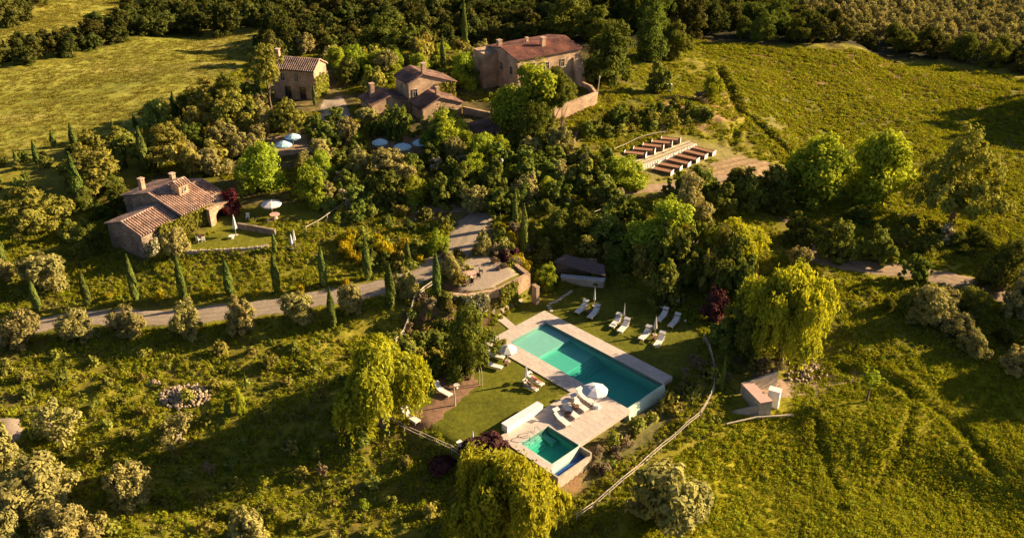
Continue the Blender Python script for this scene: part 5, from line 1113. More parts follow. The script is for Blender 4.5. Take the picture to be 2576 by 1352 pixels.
def px(kind, u, vtop, vbase, wpx, label, group=None, ub=None, var=None, crownbase=True):
    """plant seen with its top at vtop, the near foot of its crown at vbase and wpx wide"""
    p = L(ub if ub is not None else u, vbase); s = PXM(p); w_ = wpx / s
    if crownbase and kind not in ('cypress', 'sapling'):
        r = w_ / 2; p2 = p.copy(); d = Vector((p.x, p.y, 0)).normalized(); p2 += d * r * .4; p = at(p2); s = PXM(p); w_ = wpx / s
    elev = math.atan2(H - p.z, math.hypot(p.x, p.y)); pv = F * ((H - p.z) * CP - p.y * SP) / (p.y * CP + (H - p.z) * SP) + 676  # image row of the foot
    hpx = pv - vtop
    if kind in ('cypress', 'sapling'): h_ = hpx / (s * math.cos(elev))
    else:
        ce, se = math.cos(elev), math.sin(elev); h_ = .6
        while h_ < 30 and .56 * h_ * ce + math.sqrt((.44 * h_ * ce) ** 2 + (w_ * .46 * se) ** 2) < hpx / s: h_ += .1
    return plant(kind, p, w_, h_, label, group, var=var)
O = ['first','second','third','fourth','fifth','sixth','seventh','eighth','ninth','tenth','eleventh','twelfth']
# cypresses above the road
for i, (tu, tv, bu, bv) in enumerate([(75,706,95,779),(200,681,222,767),(318,642,343,759),(445,644,462,751),(572,652,578,741),(687,637,698,737),(810,621,815,721),(920,597,925,702),(1025,602,1027,667)]):
    px('cypress', bu, tv, bv, 19 if i < 8 else 13, f'slim cypress in the row above the gravel road, {O[i]} from the left', 'cypresses in the row above the road')
for u_, tv, bv, wp, lb in [(837,726,821,19,'dark cypress on the lower side of the road, left of a group of three'),(984,662,776,22,'broad dark cypress on the lower side of the road, middle of three'),(1100,636,744,19,'tall dark cypress left of the parking terrace'),
    (1296,479,574,13,'dark slim cypress above the bank right of the drive, left of a pair'),(1318,517,637,18,'taller dark cypress above the bank right of the drive, right of a pair'),(8,585,665,22,'cypress cut by the left frame edge above the olive tree'),
    (43,378,412,10,'small cypress at the edge of the pale field, leftmost'),(95,353,412,14,'cypress at the edge of the pale field, second from the left'),(137,330,372,13,'cypress at the edge of the pale field, third from the left'),(190,310,378,16,'tall cypress at the edge of the pale field, fourth from the left'),
    (287,302,337,10,'short cypress at the edge of the pale field, fifth from the left'),(342,287,325,11,'short cypress at the edge of the pale field, sixth from the left'),(308,318,368,18,'stout sunlit cypress just inside the field edge'),(368,322,436,22,'tall sunlit leaning cypress between two round pines'),
    (206,387,529,26,'tallest sunlit cypress behind the big left pine'),(443,233,296,17,'bright cypress standing against the pale field'),(490,265,293,9,'small cypress between the pine crowns'),(546,217,238,6,'tiny cypress tip behind the pines'),(630,210,243,8,'small cypress left of the tall house'),
    (653,170,262,12,'tall thin cypress left of the umbrella pine'),(662,222,278,11,'thin cypress at the foot of the umbrella pine'),(792,213,266,9,'narrow cypress at the corner of the tall house'),(1115,90,170,13,'thin tall cypress in the dark wood behind the hamlet, first from the left'),(1137,68,125,13,'thin tall cypress in the dark wood behind the hamlet, second from the left'),
    (1170,3,143,13,'tallest needle-thin cypress in the dark wood behind the hamlet'),(1222,58,107,13,'thin cypress in the dark wood left of the largest villa'),(1814,890,988,11,'dark thin cypress by the pole fence right of the pool'),(575,1009,1049,16,'small dark cypress alone in the meadow below the stone heap'),(621,935,982,6,'very small thin cypress in the meadow right of the stone heap')]:
    px('cypress', u_, tv, bv, wp, lb)
for i, (u_, v0, v1, wp) in enumerate([(63,784,874,97),(207,774,856,100),(330,769,846,87),(473,752,851,83),(617,751,839,78),(753,737,816,80),(889,717,787,67),(1025,677,751,63)]):
    px('olive', u_, v0, v1, wp, f'silvery olive tree in the row below the gravel road, {O[i]} from the left', 'olive trees in the row below the road')
for kind, u_, v0, v1, wp, lb in [
    ('olive',1138,640,702,50,'small olive tree on the island before the parking terrace'),('olive',1215,584,644,52,'round grey olive beside the widest part of the drive'),('olive',123,637,737,110,'large spreading olive tree at the foot of the big left pine'),('olive',2,625,715,75,'olive tree cut by the left frame edge beside the road'),
    ('olive',447,577,650,68,'grey olive tree in front of the cottage wall'),('olive',490,365,435,66,'grey leafless-looking olive below the round pines'),('olive',1055,118,165,50,'grey olive behind the central house'),('olive',2007,620,690,62,'grey olive tree beside the dirt track'),('olive',1735,445,592,108,'tall grey-green tree beside the vegetable garden'),
    ('olive',105,1155,1290,190,'large grey olive in the lower left corner'),('olive',190,1245,1375,165,'grey olive cut by the bottom edge near the left corner'),('olive',20,1085,1200,110,'grey olive cut by the left edge below the track'),('olive',333,1170,1275,100,'loose grey olive in the lower left meadow'),('thin',150,1012,1132,140,'old thin olive tree with pale forked trunks in the left meadow'),
    ('thin',460,1035,1125,105,'thin bare-branched olive at the edge of the long shadow below the stone heap'),('olive',1660,1148,1345,215,'tall grey bushy tree right of the front willow'),('olive',10,1290,1420,120,'grey olive in the very bottom left corner'),('olive',620,1285,1400,110,'pale green bush cut by the bottom edge'),
    ('broom',277,742,756,26,'faint yellow broom ball above the road, leftmost'),('broom',403,731,757,30,'bright yellow broom ball above the road, second from the left'),('broom',522,724,748,28,'bright yellow broom ball above the road, third from the left'),('broom',643,728,746,24,'dim broom ball above the road in the cypress shadow'),('broom',758,711,738,26,'yellow broom ball above the road beside the seventh cypress'),('broom',871,699,724,26,'yellow broom ball above the road, rightmost'),
    ('lime',1104,580,640,60,'round yellow-green tree at the left of the drive bend'),
    ('pine',92,470,603,182,'broad golden pine with a flat crown at the left edge'),('pine',265,368,490,180,'broad pine behind the cottage, left of its chimney'),('pine',425,313,420,138,'golden umbrella pine with a visible trunk by the field'),('pine',505,229,315,112,'round golden pine next to the field edge'),('pine',600,226,340,125,'round golden pine left of the tall house'),('pine',728,250,338,98,'bright rounded pine below the tall house'),
    ('pine',410,245,300,110,'low pine crown against the pale field'),('pine',560,330,385,110,'dark pine crown above the yard with parasols'),('olive',668,290,345,50,'greyish small tree between the pines and the yard'),
    ('lime',663,363,497,158,'large bright green tree in front of the parasol yard'),('lime',785,420,525,82,'bright young tree right of the large green one'),('redtree',587,474,548,66,'dark red-leaved tree at the right end of the cottage'),
    ('forest',700,22,118,70,'tall dark tree at the right end of the pale field, highest up'),('forest',722,52,142,66,'tall dark tree at the right end of the pale field, middle of three'),('forest',690,84,165,60,'tall dark tree at the right end of the pale field, nearest the tall house'),('oak',985,38,150,162,'big rounded tree behind the yellow-green ones'),('lime',898,116,188,78,'yellow-green tree behind the central house, left one'),('lime',955,130,185,60,'dark green tree between the yellow-green ones'),('lime',1001,130,183,36,'bright yellow-green small tree behind the central house'),('lime',1168,138,230,60,'green pointed tree between the central house and the villa'),
    ('lime',1325,168,350,165,'tall leafy tree standing right before the largest villa'),('oak',1345,262,380,110,'dark lower tree before the villa, spreading beside the outbuilding'),('fruit',1008,275,360,76,'garden tree right in front of the low wing'),('lime',1125,277,378,116,'bright bushy tree before the central house'),('olive',875,302,375,60,'grey-green tree left of the dining yard'),
    ('oak',1425,-10,100,130,'tall woodland tree rising behind the villa roof'),('oak',1545,68,216,178,'large round oak right of the villa'),('fruit',1649,154,236,76,'small round tree right of the large round oak'),('oak',1500,20,110,110,'dark tree behind the large round oak'),('oak',1640,20,150,130,'tall dark tree at the upper right of the villa'),('oak',1700,60,150,90,'dark tree at the wood corner above the meadow path'),
    ('lime',2054,348,528,182,'round sunlit tree with dark left side, left of three in the right field'),('lime',2200,338,516,158,'looser sunlit tree, middle of three in the right field'),('pine',2385,330,588,235,'largest dark and gold tree, right of three in the right field'),
    ('lime',1655,508,668,158,'yellow-green willow-like tree above the bar'),('fruit',2000,532,618,98,'dark orchard tree by the dirt track, first from the left'),('fruit',2102,556,664,112,'dark orchard tree by the dirt track, second from the left'),('fruit',2202,575,668,86,'dark orchard tree by the dirt track, third from the left'),('fruit',2297,640,715,74,'small tree between the dirt track and the long shadow'),
    ('oak',2520,602,742,128,'grey-green round tree at the right edge beside the dirt track'),('olive',2328,716,822,104,'loose tree below the dirt track in the long shadow'),('olive',2560,680,800,90,'tree cut by the right edge below the dirt track'),
    ('oak',1868,740,905,120,'dark tree crowded against the left side of the brightest willow'),('oak',1800,640,745,105,'dark tree between the board steps and the half-shaded willow'),('fruit',1815,800,880,70,'dark bush below the spiky red shrub, at the lawn edge'),('redbush',1795,728,806,68,'spiky dark red shrub left of the bright willow'),('redbush',1782,672,705,34,'small dark red shrub behind the shaded lawn'),('dry',1884,655,715,50,'dry pinkish bush between the two willows'),('rosebush',2370,560,612,60,'pale flowering bush at the foot of the largest right tree'),
    ('lime',1375,667,733,56,'small yellow-green tree at the wall end beside the bar'),('fruit',1668,655,775,112,'small dark tree with a thin trunk on the shaded lawn'),('fruit',1500,675,712,60,'bright bush at the right end of the bar canopy'),
    ('oak',1188,775,950,128,'dense dark green tree between the terrace wall and the pool lawn'),('olive',1262,850,890,46,'small grey bush beside the lawn corner of the pool'),('redbush',1235,1085,1150,90,'dark red shrubs at the lower end of the bench wall'),('redbush',1195,1100,1165,70,'dark red shrub by the lowest parasol'),('redbush',1120,1140,1200,90,'deep red shrub behind the lawn fence'),
    ('redbush',1105,390,418,26,'small red bush in the dining garden'),('broom',1232,383,425,44,'yellow flowering bush in the middle of the garden'),('broom',1640,0,45,40,'small yellow tree in the dark wood right of the villa'),
    ('lime',1790,185,262,60,'small dark tree beside the field path'),('dry',1760,232,262,44,'thin dry bush on the brown slope'),('fruit',1562,262,325,66,'low tree on the bank below the villa terrace'),('lime',1560,395,478,120,'bright young tree at the lower corner of the vegetable beds'),('lime',1470,300,330,40,'bush at the foot of the retaining wall'),
    ('sapling',853,535,590,20,'staked sapling right of the cottage garden'),('dry',727,1098,1135,40,'dead pale sapling in the long shadow of the willow'),('dry',530,1160,1198,32,'small dead sapling in the lower left meadow'),('dry',813,1158,1200,34,'dead pale sapling left of the front willow'),('sapling',920,1258,1310,30,'single upright sapling left of the front willow'),
    ('lime',610,978,1045,26,'slender young green tree right of the stone heap'),('sapling',2180,930,1010,60,'young thin tree at the end of the meadow path'),('cypress',692,585,636,10,'thin light cypress at the corner of the cottage lawn'),
    ]:
    px(kind, u_, v0, v1, wp, lb)
for u_, v0, v1, wp, lb, vr_ in [(972,866,1118,248,'big weeping willow at the left of the pool lawn, touching the loungers',0),(1276,1132,1420,292,'huge weeping willow in the foreground below the plunge pool',1),(1960,690,928,212,'brightest weeping willow right of the shaded lawn',2),(1850,556,690,178,'weeping willow above the brightest one, in half shade',0),(1700,560,660,60,'thin hanging willow at the top of the board steps',1)]:
    px('willow', u_, v0, v1, wp, lb, var=vr_)
for u_, vt, vb in ((1392,240,338),(1413,262,343)):
    p = L(u_, vb); plant('oak', p, 6.0 if u_ < 1400 else 4.5, 11.5 if u_ < 1400 else 10, 'tall bare-trunked tree before the retaining wall, ' + ('left of two' if u_ < 1400 else 'thinner right one of two'))
up = plant('pine', L(683, 277), 7.6, 11.5, 'tall umbrella pine with a bare trunk left of the tall house')
# lower: lift the crowns of the bare-trunked trees
def lift(rt, base, top):
    for ch in rt.children:
        if ch.name.startswith('crown'):
            zs = [v.co.z for v in ch.data.vertices]; z0, z1 = min(zs), max(zs); s = (top - base) / (z1 - z0); ch.scale = (1, 1, s); ch.location = (0, 0, base - z0 * s)
lift(up, 3.4, 7.6)
for o in list(COL.objects):
    if o.get('label', '').startswith('tall bare-trunked'): lift(o, 4.6, 9.6)
# ---- scattered plants (regions given in photo positions, Poisson-like)
LMK = [((x, y) if w_ else tuple(un(x, y, 4)[:2]), nm) for x, y, w_, nm in ((735,350,0,'the two blue yard parasols'),(1012,365,0,'the brightest blue parasol'),(955,352,0,'the half hidden blue parasol'),(1262,455,0,'the white lamp post'),(1440,380,0,'the garden steps'),(785,500,0,'the bright young tree'),(663,470,0,'the large bright green tree'),
    (1215,540,0,'the top of the drive'),(1300,570,0,'the pair of slim cypresses'),(1360,570,0,'the grassy bank'),(1560,500,0,'the vegetable garden corner'),(1440,330,0,'the retaining wall'),(1200,330,0,'the low outbuilding'),(1090,290,0,'the central house wing'),(1000,540,0,'the beige garden path'),(900,430,0,'the sunlit yard'),(850,300,0,'the upper lane'),(760,270,0,'the tall house'),
    (600,320,0,'the golden pines'),(430,440,0,'the cottage chimneys'),(480,420,0,'the grey olive'),(430,290,0,'the pale field corner'),(200,400,0,'the sunlit cypress'),(60,420,0,'the field-edge cypresses'),(1100,240,0,'the central gable'),(1180,200,0,'the villa side wall'),(960,160,0,'the yellow-green trees'),(870,200,0,'the lane behind the houses'),(1740,520,0,'the grey-green tree'),(1900,470,0,'the bare soil plot'),
    (1850,600,0,'the half-shaded willow'),(1460,650,0,'the bar canopy'),(1640,620,0,'the willow-like tree'),(1790,760,0,'the spiky red shrub'),(1600,700,0,'the back of the lawn'),(1090,730,0,'the pole fence'),(1180,770,0,'the terrace wall'),(1190,880,0,'the dense dark tree'),(1000,640,0,'the small ninth cypress'),(870,620,0,'the eighth cypress'),(1700,1000,0,'the overflow edge'),(1510,1160,0,'the plunge pool trough'),
    (1830,930,0,'the pump house'),(2350,600,0,'the pale flowering bush'),(2400,820,0,'the dirt track end'),(465,1000,0,'the big stone heap'),(150,1080,0,'the old forked tree'),(333,1230,0,'the loose grey olive'),(700,1150,0,'the dead sapling'),(980,1080,0,'the left willow'),(600,1050,0,'the small dark cypress'),(100,900,0,'the first road olive'),(500,880,0,'the fourth road olive'),(800,850,0,'the sixth road olive'),(1000,1250,0,'the front willow'),(1620,290,0,'the white utility box'),(1540,330,0,'the bank tree'))]
import re
USEDL = {}
def lmlabel(lb, x, y, s, wr, group):
    short = re.split(r' (?:in|on|at|of|below|between|among|above|under|scattered|left|right|along|behind) (?:the |of )', lb)[0]
    sz = ['small', 'medium-sized', 'large'][min(2, int(3 * (s - wr[0]) / (wr[1] - wr[0])))]; od = sorted(LMK, key=lambda m: (m[0][0] - x) ** 2 + (m[0][1] - y) ** 2)
    for _, nm in od[:6]:
        l = f'{sz} {short} near {nm}'
        if USEDL.get(l, group) == group: USEDL[l] = group; return l
    return lb
def scatter(poly, n, mind, kinds, label, group, wr, hr, seed, avoid=()):
    rg = np.random.default_rng(seed); xs = [p[0] for p in poly]; ys = [p[1] for p in poly]; out = []; tries = 0
    W_ = poly_D(poly); wx = [p[0] for p in W_]; wy = [p[1] for p in W_]
    while len(out) < n and tries < n * 60:
        tries += 1; x, y = rg.uniform(min(wx), max(wx)), rg.uniform(min(wy), max(wy))
        if not inpoly(W_, np.array([x]), np.array([y]))[0]: continue
        if any((x - a_) ** 2 + (y - b_) ** 2 < mind * mind for a_, b_ in out): continue
        if any(inpoly(q, np.array([x]), np.array([y]))[0] for q in avoid): continue
        out.append((x, y))
    for x, y in out:
        k = kinds[rg.integers(len(kinds))]; s = rg.uniform(*wr); h_ = s * rg.uniform(*hr); lb = lmlabel(label[k], x, y, s, wr, group) if isinstance(label, dict) else label
        plant(k, at((x, y)), s, h_, lb, group)
    return out
scatter([(350,88),(600,84),(690,72),(740,55),(1100,60),(1230,50),(1400,40),(1420,-45),(420,-45),(420,18),(330,50),(300,100)], 150, 6.2, ['forest'], 'dark tree of the dense wood beyond the hamlet and the pale field', 'trees of the wood beyond the hamlet', (6.5, 9.5), (.7, 1.0), 41)
scatter([(1400,50),(1500,60),(1600,95),(1740,90),(1750,-45),(1400,-45)], 48, 6.4, ['forest','oak'], 'dark tree of the wood behind the largest villa and the round oak', 'trees of the wood behind the villa', (8, 12), (.9, 1.2), 42)
scatter([(750,70),(1200,70),(1210,112),(1100,130),(930,110),(840,150),(830,120),(700,150),(660,120),(700,92)], 44, 5.6, ['forest'], 'dark tree in the shady belt just behind the houses', 'trees in the shady belt behind the houses', (5.5, 8), (.7, .95), 43)
scatter([(-40,182),(60,170),(160,146),(310,104),(345,88),(330,55),(290,75),(210,98),(60,128),(-40,128)], 46, 5.0, ['forest'], 'dark hedgerow tree between the two pale fields', 'hedgerow trees between the fields', (4.8, 8), (.62, .85), 44)
scatter([(-40,72),(15,70),(75,45),(105,-5),(-40,-20)], 16, 5.8, ['forest'], 'dark tree of the small wood in the top left corner', 'trees of the top left wood', (6.5, 9), (.7, .95), 45)
scatter([(1760,92),(1900,102),(2070,112),(2200,125),(2350,145),(2600,190),(2700,205),(2700,165),(2350,128),(2250,110),(2100,88),(2000,60),(1950,-30),(1760,-30)], 85, 5.6, ['forest','forest','oak'], 'dark tree of the hedge wood above the right field', 'trees of the hedge wood above the right field', (5, 8.5), (.65, .95), 46)
scatter([(1180,20),(1420,20),(1400,70),(1240,88),(1180,70)], 16, 5.0, ['forest'], 'dark tree in the dip of the wood right behind the largest villa', 'trees in the dip behind the villa', (5.5, 8), (.7, .9), 48)
for k in range(26):
    q_ = un(1215 + (k % 7) * 29 + random.uniform(-9, 9), 34 + (k // 7) * 17 + random.uniform(-5, 5), 4.5); s_ = random.uniform(4.5, 7)
    plant('forest', at(q_), s_, s_ * random.uniform(.65, .9), 'dark tree on the ridge right behind the roof of the largest villa', 'trees on the ridge behind the villa')
# olive grove in rows
q = [un(2000, -20, -4), un(2620, 150, -3)]; gpoly = poly_D([(1980,-60),(2020,50),(2110,84),(2260,106),(2360,124),(2700,160),(2700,-60)]); cnt = 0
dr = Vector((.42, -.91, 0)); dc = Vector((.95, .30, 0)); org = Vector((85, 240, 0))
for i in range(-16, 22):
    for j in range(-16, 22):
        p = org + dc * (i * 6.4) + dr * (j * 5.0) + Vector((random.uniform(-.5, .5), random.uniform(-.5, .5), 0))
        if inpoly(gpoly, np.array([p.x]), np.array([p.y]))[0] and cnt < 290:
            cnt += 1; plant('grove', at(p), random.uniform(4.2, 5.4), random.uniform(3.4, 4.4), 'round grey olive tree in the planted rows of the grove at the top right', 'olive trees of the grove')
# trees outside the right edge whose shadows fall into view
for k, (x, y, w_, h_) in enumerate(((116,186,13,15),(124,196,14,16),(108,176,10,12),(130,180,14,14),(88,108,12,12),(96,114,13,13),(86,98,10,10),(104,120,13,13),(82,123,9,9),(80,109,10,11))):
    plant('oak', at((x, y)), w_, h_, 'tree standing beyond the right edge of the view', 'trees beyond the right edge')
# gardens
HOUSES = [[tuple(p[:2]) for p in (ap(71, -110.8), ap(71, -102.2), ap(78, -101), ap(85, -98.5), ap(92.5, -98.5), ap(92.5, -115), ap(78, -115.5))],
          [(-46,171.5),(-36,169.3),(-33,176),(-44,180)], [(-28,164),(-16,157),(-7.5,162),(-8.5,170),(-18,176),(-27,173)], [(-3,180),(1,170),(14,179),(16,170),(16,182),(8,190)], [(-8.5,107),(-5.7,104),(2.6,110.4),(0,114.5),(-5,117.5),(-10,113)]]
GL = {'fruit': 'leafy dark fruit tree in the dense hamlet garden', 'shrub': 'rounded garden shrub among the trees below the hamlet', 'lime': 'bright green tree in the dense hamlet garden', 'olive': 'grey olive in the dense hamlet garden', 'herb': 'low bush in the hamlet garden', 'redbush': 'dark red shrub in the hamlet garden', 'oak': 'dark spreading tree in the dense hamlet garden', 'pine': 'small golden pine in the belt along the field', 'rosebush': 'pale flowering bush in the garden', 'broom': 'yellow flowering bush on the garden bank', 'dry': 'dry brown bush on the bank'}
PTH = [poly_D([(815,250),(870,240),(890,300),(830,335),(800,300)]), poly_D([(672,340),(765,328),(800,400),(780,425),(690,425)]), poly_D([(925,345),(1085,335),(1090,400),(1060,425),(930,425)]), poly_D([(1140,545),(1250,530),(1250,640),(1130,640)]), poly_D([(1425,335),(1470,335),(1475,425),(1430,425)]), poly_D([(1150,255),(1290,260),(1290,370),(1180,385),(1150,330)]), poly_D([(690,195),(840,195),(860,280),(700,290)])]
DECK = [tuple(PF(a_, b2)[:2]) for a_, b2 in ((-3,-3.2),(20.6,-3.2),(20.6,15),(23,15),(23,21.5),(11,21.5),(11,10),(-3,10))]
AV = HOUSES + PTH + [DECK]
scatter([(780,335),(940,310),(1220,340),(1400,390),(1450,430),(1560,500),(1400,520),(1250,545),(1130,520),(900,545),(800,500),(760,440)], 62, 3.6, ['fruit','fruit','fruit','olive','lime'], GL, 'fruit trees of the hamlet garden', (3.2, 5.6), (.75, 1.0), 51, AV)
scatter([(760,330),(1220,340),(1450,400),(1560,500),(1400,560),(1300,560),(1130,540),(900,570),(760,500)], 95, 2.2, ['shrub','herb','shrub','rosebush','shrub'], GL, 'shrubs of the hamlet garden', (1.6, 3.0), (.6, .9), 52, AV)
scatter([(480,235),(620,240),(690,320),(700,345),(640,380),(560,440),(330,440),(200,480),(200,400),(330,350),(430,300)], 36, 4.6, ['oak','pine','shrub','olive'], GL, 'trees of the belt along the field', (3.6, 6.4), (.7, .95), 53, AV)
scatter([(-40,420),(150,390),(330,350),(460,300),(500,260),(600,240),(610,290),(480,350),(330,420),(150,480),(-40,520)], 44, 2.6, ['shrub','fruit','shrub','herb'], {**GL, 'shrub': 'hedge shrub along the edge of the pale field', 'fruit': 'small dark tree along the edge of the pale field', 'herb': 'low hedge bush along the edge of the pale field'}, 'hedge along the pale field', (1.4, 2.6), (.6, .95), 54, AV)
scatter([(700,110),(1200,130),(1220,200),(1180,260),(1100,190),(880,250),(830,230),(830,170),(700,150)], 52, 3.6, ['fruit','oak','olive','shrub','lime'], {**GL, **{k: v.replace('hamlet garden', 'ground between the houses') for k, v in GL.items()}}, 'plants between the houses', (2.6, 6), (.7, 1.0), 55, AV)
scatter([(1180,290),(1300,300),(1440,345),(1430,400),(1330,390),(1200,360)], 26, 2.6, ['shrub','fruit','shrub'], {k: v.replace('hamlet garden','garden below the outbuilding').replace('below the hamlet','below the outbuilding') for k, v in GL.items()}, 'plants below the outbuilding', (2, 4.2), (.6, .95), 56, AV)
scatter([(1440,330),(1700,270),(1800,300),(1700,320),(1540,345),(1450,350)], 30, 2.2, ['shrub','herb','fruit'], {'shrub': 'shrub on the slope between the villa and the vegetable beds', 'herb': 'low bush on the slope between the villa and the vegetable beds', 'fruit': 'small tree on the slope between the villa and the vegetable beds'}, 'plants on the slope above the beds', (1.6, 3.6), (.6, .9), 57, AV)
scatter([(1320,440),(1450,430),(1540,450),(1530,520),(1420,520),(1330,545),(1240,540),(1240,490)], 20, 3.6, ['fruit'], 'dark fruit tree in the orchard above the drive bend', 'orchard trees above the drive bend', (4.5, 6.2), (.75, .95), 58, AV)
scatter([(1700,500),(1960,470),(1990,560),(1800,560),(1760,650),(1700,560)], 24, 4.2, ['fruit','oak','shrub'], {'fruit': 'dark fruit tree below the vegetable garden', 'oak': 'dark tree below the vegetable garden', 'shrub': 'dark shrub below the vegetable garden'}, 'trees below the vegetable garden', (4, 7), (.75, .95), 59, AV)
scatter([(1400,590),(1460,580),(1570,560),(1640,600),(1700,660),(1560,680),(1520,655),(1420,645),(1340,665),(1340,610)], 40, 2.8, ['oak','shrub','fruit','shrub'], {'oak': 'dark tree on the shaded bank above the bar', 'shrub': 'dark shrub on the shaded bank above the bar', 'fruit': 'small tree on the shaded bank above the bar'}, 'plants on the bank above the bar', (2.2, 5.5), (.6, .9), 60, AV)
scatter([(1560,690),(1720,650),(1860,690),(1870,780),(1800,740),(1640,700)], 22, 3.0, ['shrub','fruit','fruit','shrub'], {'shrub': 'dark shrub at the back of the shaded lawn', 'fruit': 'small dark tree at the back of the shaded lawn', 'redbush': 'dark red shrub at the back of the shaded lawn'}, 'plants at the back of the shaded lawn', (3.6, 6.6), (1.1, 1.45), 61, AV)
scatter([(1240,590),(1330,560),(1350,650),(1300,680),(1215,650)], 22, 1.7, ['shrub','herb','dry','broom'], {'shrub': 'shrub on the island right of the drive', 'herb': 'low bush on the island right of the drive', 'dry': 'dry bush on the island right of the drive', 'broom': 'yellow bush on the island right of the drive'}, 'plants right of the drive', (1.4, 2.6), (.6, .9), 62, AV)
scatter([(1030,760),(1100,740),(1160,770),(1160,800),(1100,850),(1030,870),(1000,900),(990,860)], 40, 1.3, ['shrub','herb','dry','herb'], {'shrub': 'shrub on the planted bank left of the terrace wall', 'herb': 'low bush on the planted bank left of the terrace wall', 'dry': 'dry reddish bush on the planted bank left of the terrace wall'}, 'plants on the bank left of the terrace wall', (1.2, 2.4), (.55, .85), 63, AV)
scatter([(1110,780),(1160,790),(1200,860),(1150,960),(1080,940),(1020,900),(1080,860)], 18, 2.0, ['fruit','shrub','shrub'], {'fruit': 'leafy bush under the dense dark tree', 'shrub': 'shrub under the dense dark tree', 'oak': 'spreading bush under the dense dark tree'}, 'plants under the dense tree', (1.8, 3.4), (.6, .9), 64, AV)
scatter([(840,605),(900,600),(1060,625),(1080,655),(1000,690),(870,655)], 50, 1.3, ['broom','broom','shrub','herb'], {'broom': 'yellow flowering broom on the bank right of the cottage garden', 'shrub': 'green shrub among the yellow broom', 'herb': 'low bush among the yellow broom'}, 'flowering bank right of the cottage garden', (1.3, 2.4), (.6, .9), 65)
scatter([(850,515),(1100,545),(1130,575),(1060,590),(860,560)], 22, 2.6, ['shrub','fruit','herb'], {'shrub': 'shrub on the lawn slope left of the drive', 'herb': 'low bush on the lawn slope left of the drive', 'fruit': 'small fruit tree on the lawn slope left of the drive'}, 'plants left of the drive', (1.4, 3.4), (.6, .95), 66)
scatter([(1590,1030),(1690,985),(1740,960),(1770,985),(1690,1040),(1600,1075),(1490,1120),(1480,1090)], 70, 1.05, ['shrub','herb','herb','shrub'], {'shrub': 'green shrub on the planted slope below the overflow edge', 'herb': 'low bush on the planted slope below the overflow edge'}, 'planting below the overflow edge', (1.4, 2.6), (.5, .8), 67, AV)
scatter([(1480,1110),(1580,1080),(1600,1100),(1560,1160),(1490,1230),(1440,1260),(1425,1200),(1490,1160)], 48, 1.15, ['shrub','herb','dry'], {'shrub': 'green shrub on the slope below the plunge pool', 'herb': 'low bush on the slope below the plunge pool', 'dry': 'dry bush on the slope below the plunge pool'}, 'planting below the plunge pool', (1.0, 2.2), (.5, .85), 68, AV)
scatter([(1700,930),(1790,900),(1900,900),(1960,930),(1900,960),(1860,960),(1800,960),(1720,960)], 24, 1.6, ['shrub','dry','herb'], {'shrub': 'shrub between the shaded lawn and the pump house', 'herb': 'low bush between the shaded lawn and the pump house', 'dry': 'dry bush between the shaded lawn and the pump house'}, 'plants above the pump house', (1.2, 2.6), (.5, .9), 69)
scatter([(2140,560),(2330,570),(2470,600),(2480,660),(2300,650),(2260,620)], 18, 3.2, ['shrub','oak'], {'shrub': 'shrub in the green strip above the dirt track', 'oak': 'low tree in the green strip above the dirt track'}, 'plants above the dirt track', (2.2, 4.6), (.55, .8), 70)
scatter([(2260,720),(2420,780),(2500,830),(2576,850),(2576,940),(2350,850),(2200,790)], 20, 3.4, ['shrub','oak','olive'], {'shrub': 'shrub in the long shadow below the dirt track', 'oak': 'low tree in the long shadow below the dirt track', 'olive': 'grey small tree in the long shadow below the dirt track'}, 'plants below the dirt track', (2.4, 5), (.6, .85), 71)
scatter([(-30,900),(900,880),(860,1100),(1100,1180),(1130,1352),(-30,1352)], 120, 3.0, ['herb','shrub','herb','herb'], {'shrub': 'wild shrub scattered in the rough meadow below the road', 'herb': 'wild weed clump scattered in the rough meadow below the road'}, 'wild plants of the lower meadow', (.9, 2.2), (.5, .9), 72)
scatter([(260,440),(330,470),(300,560),(230,640),(170,600),(220,500)], 12, 3.0, ['shrub','oak'], {'shrub': 'dark shrub in the shade left of the cottage', 'oak': 'small dark tree in the shade left of the cottage'}, 'plants left of the cottage', (2, 5), (.6, .9), 73, AV)
scatter([(1105,645),(1150,640),(1185,690),(1150,722),(1100,705)], 12, 1.1, ['herb','shrub','dry'], {'herb': 'low bush on the planted corner of the parking terrace', 'shrub': 'shrub on the planted corner of the parking terrace', 'dry': 'dry bush on the planted corner of the parking terrace'}, 'plants at the corner of the parking terrace', (1.2, 2.1), (.6, .9), 74)
scatter([(1225,655),(1325,665),(1325,688),(1265,688)], 12, 1.1, ['dry','herb','redbush'], {'herb': 'low bush along the back edge of the parking terrace', 'redbush': 'dark red bush along the back edge of the parking terrace', 'dry': 'dry bush along the back edge of the parking terrace'}, 'plants at the back of the parking terrace', (1.1, 1.9), (.6, .9), 75)
print('plants', round(time.time() - T0, 1), len(COL.objects))

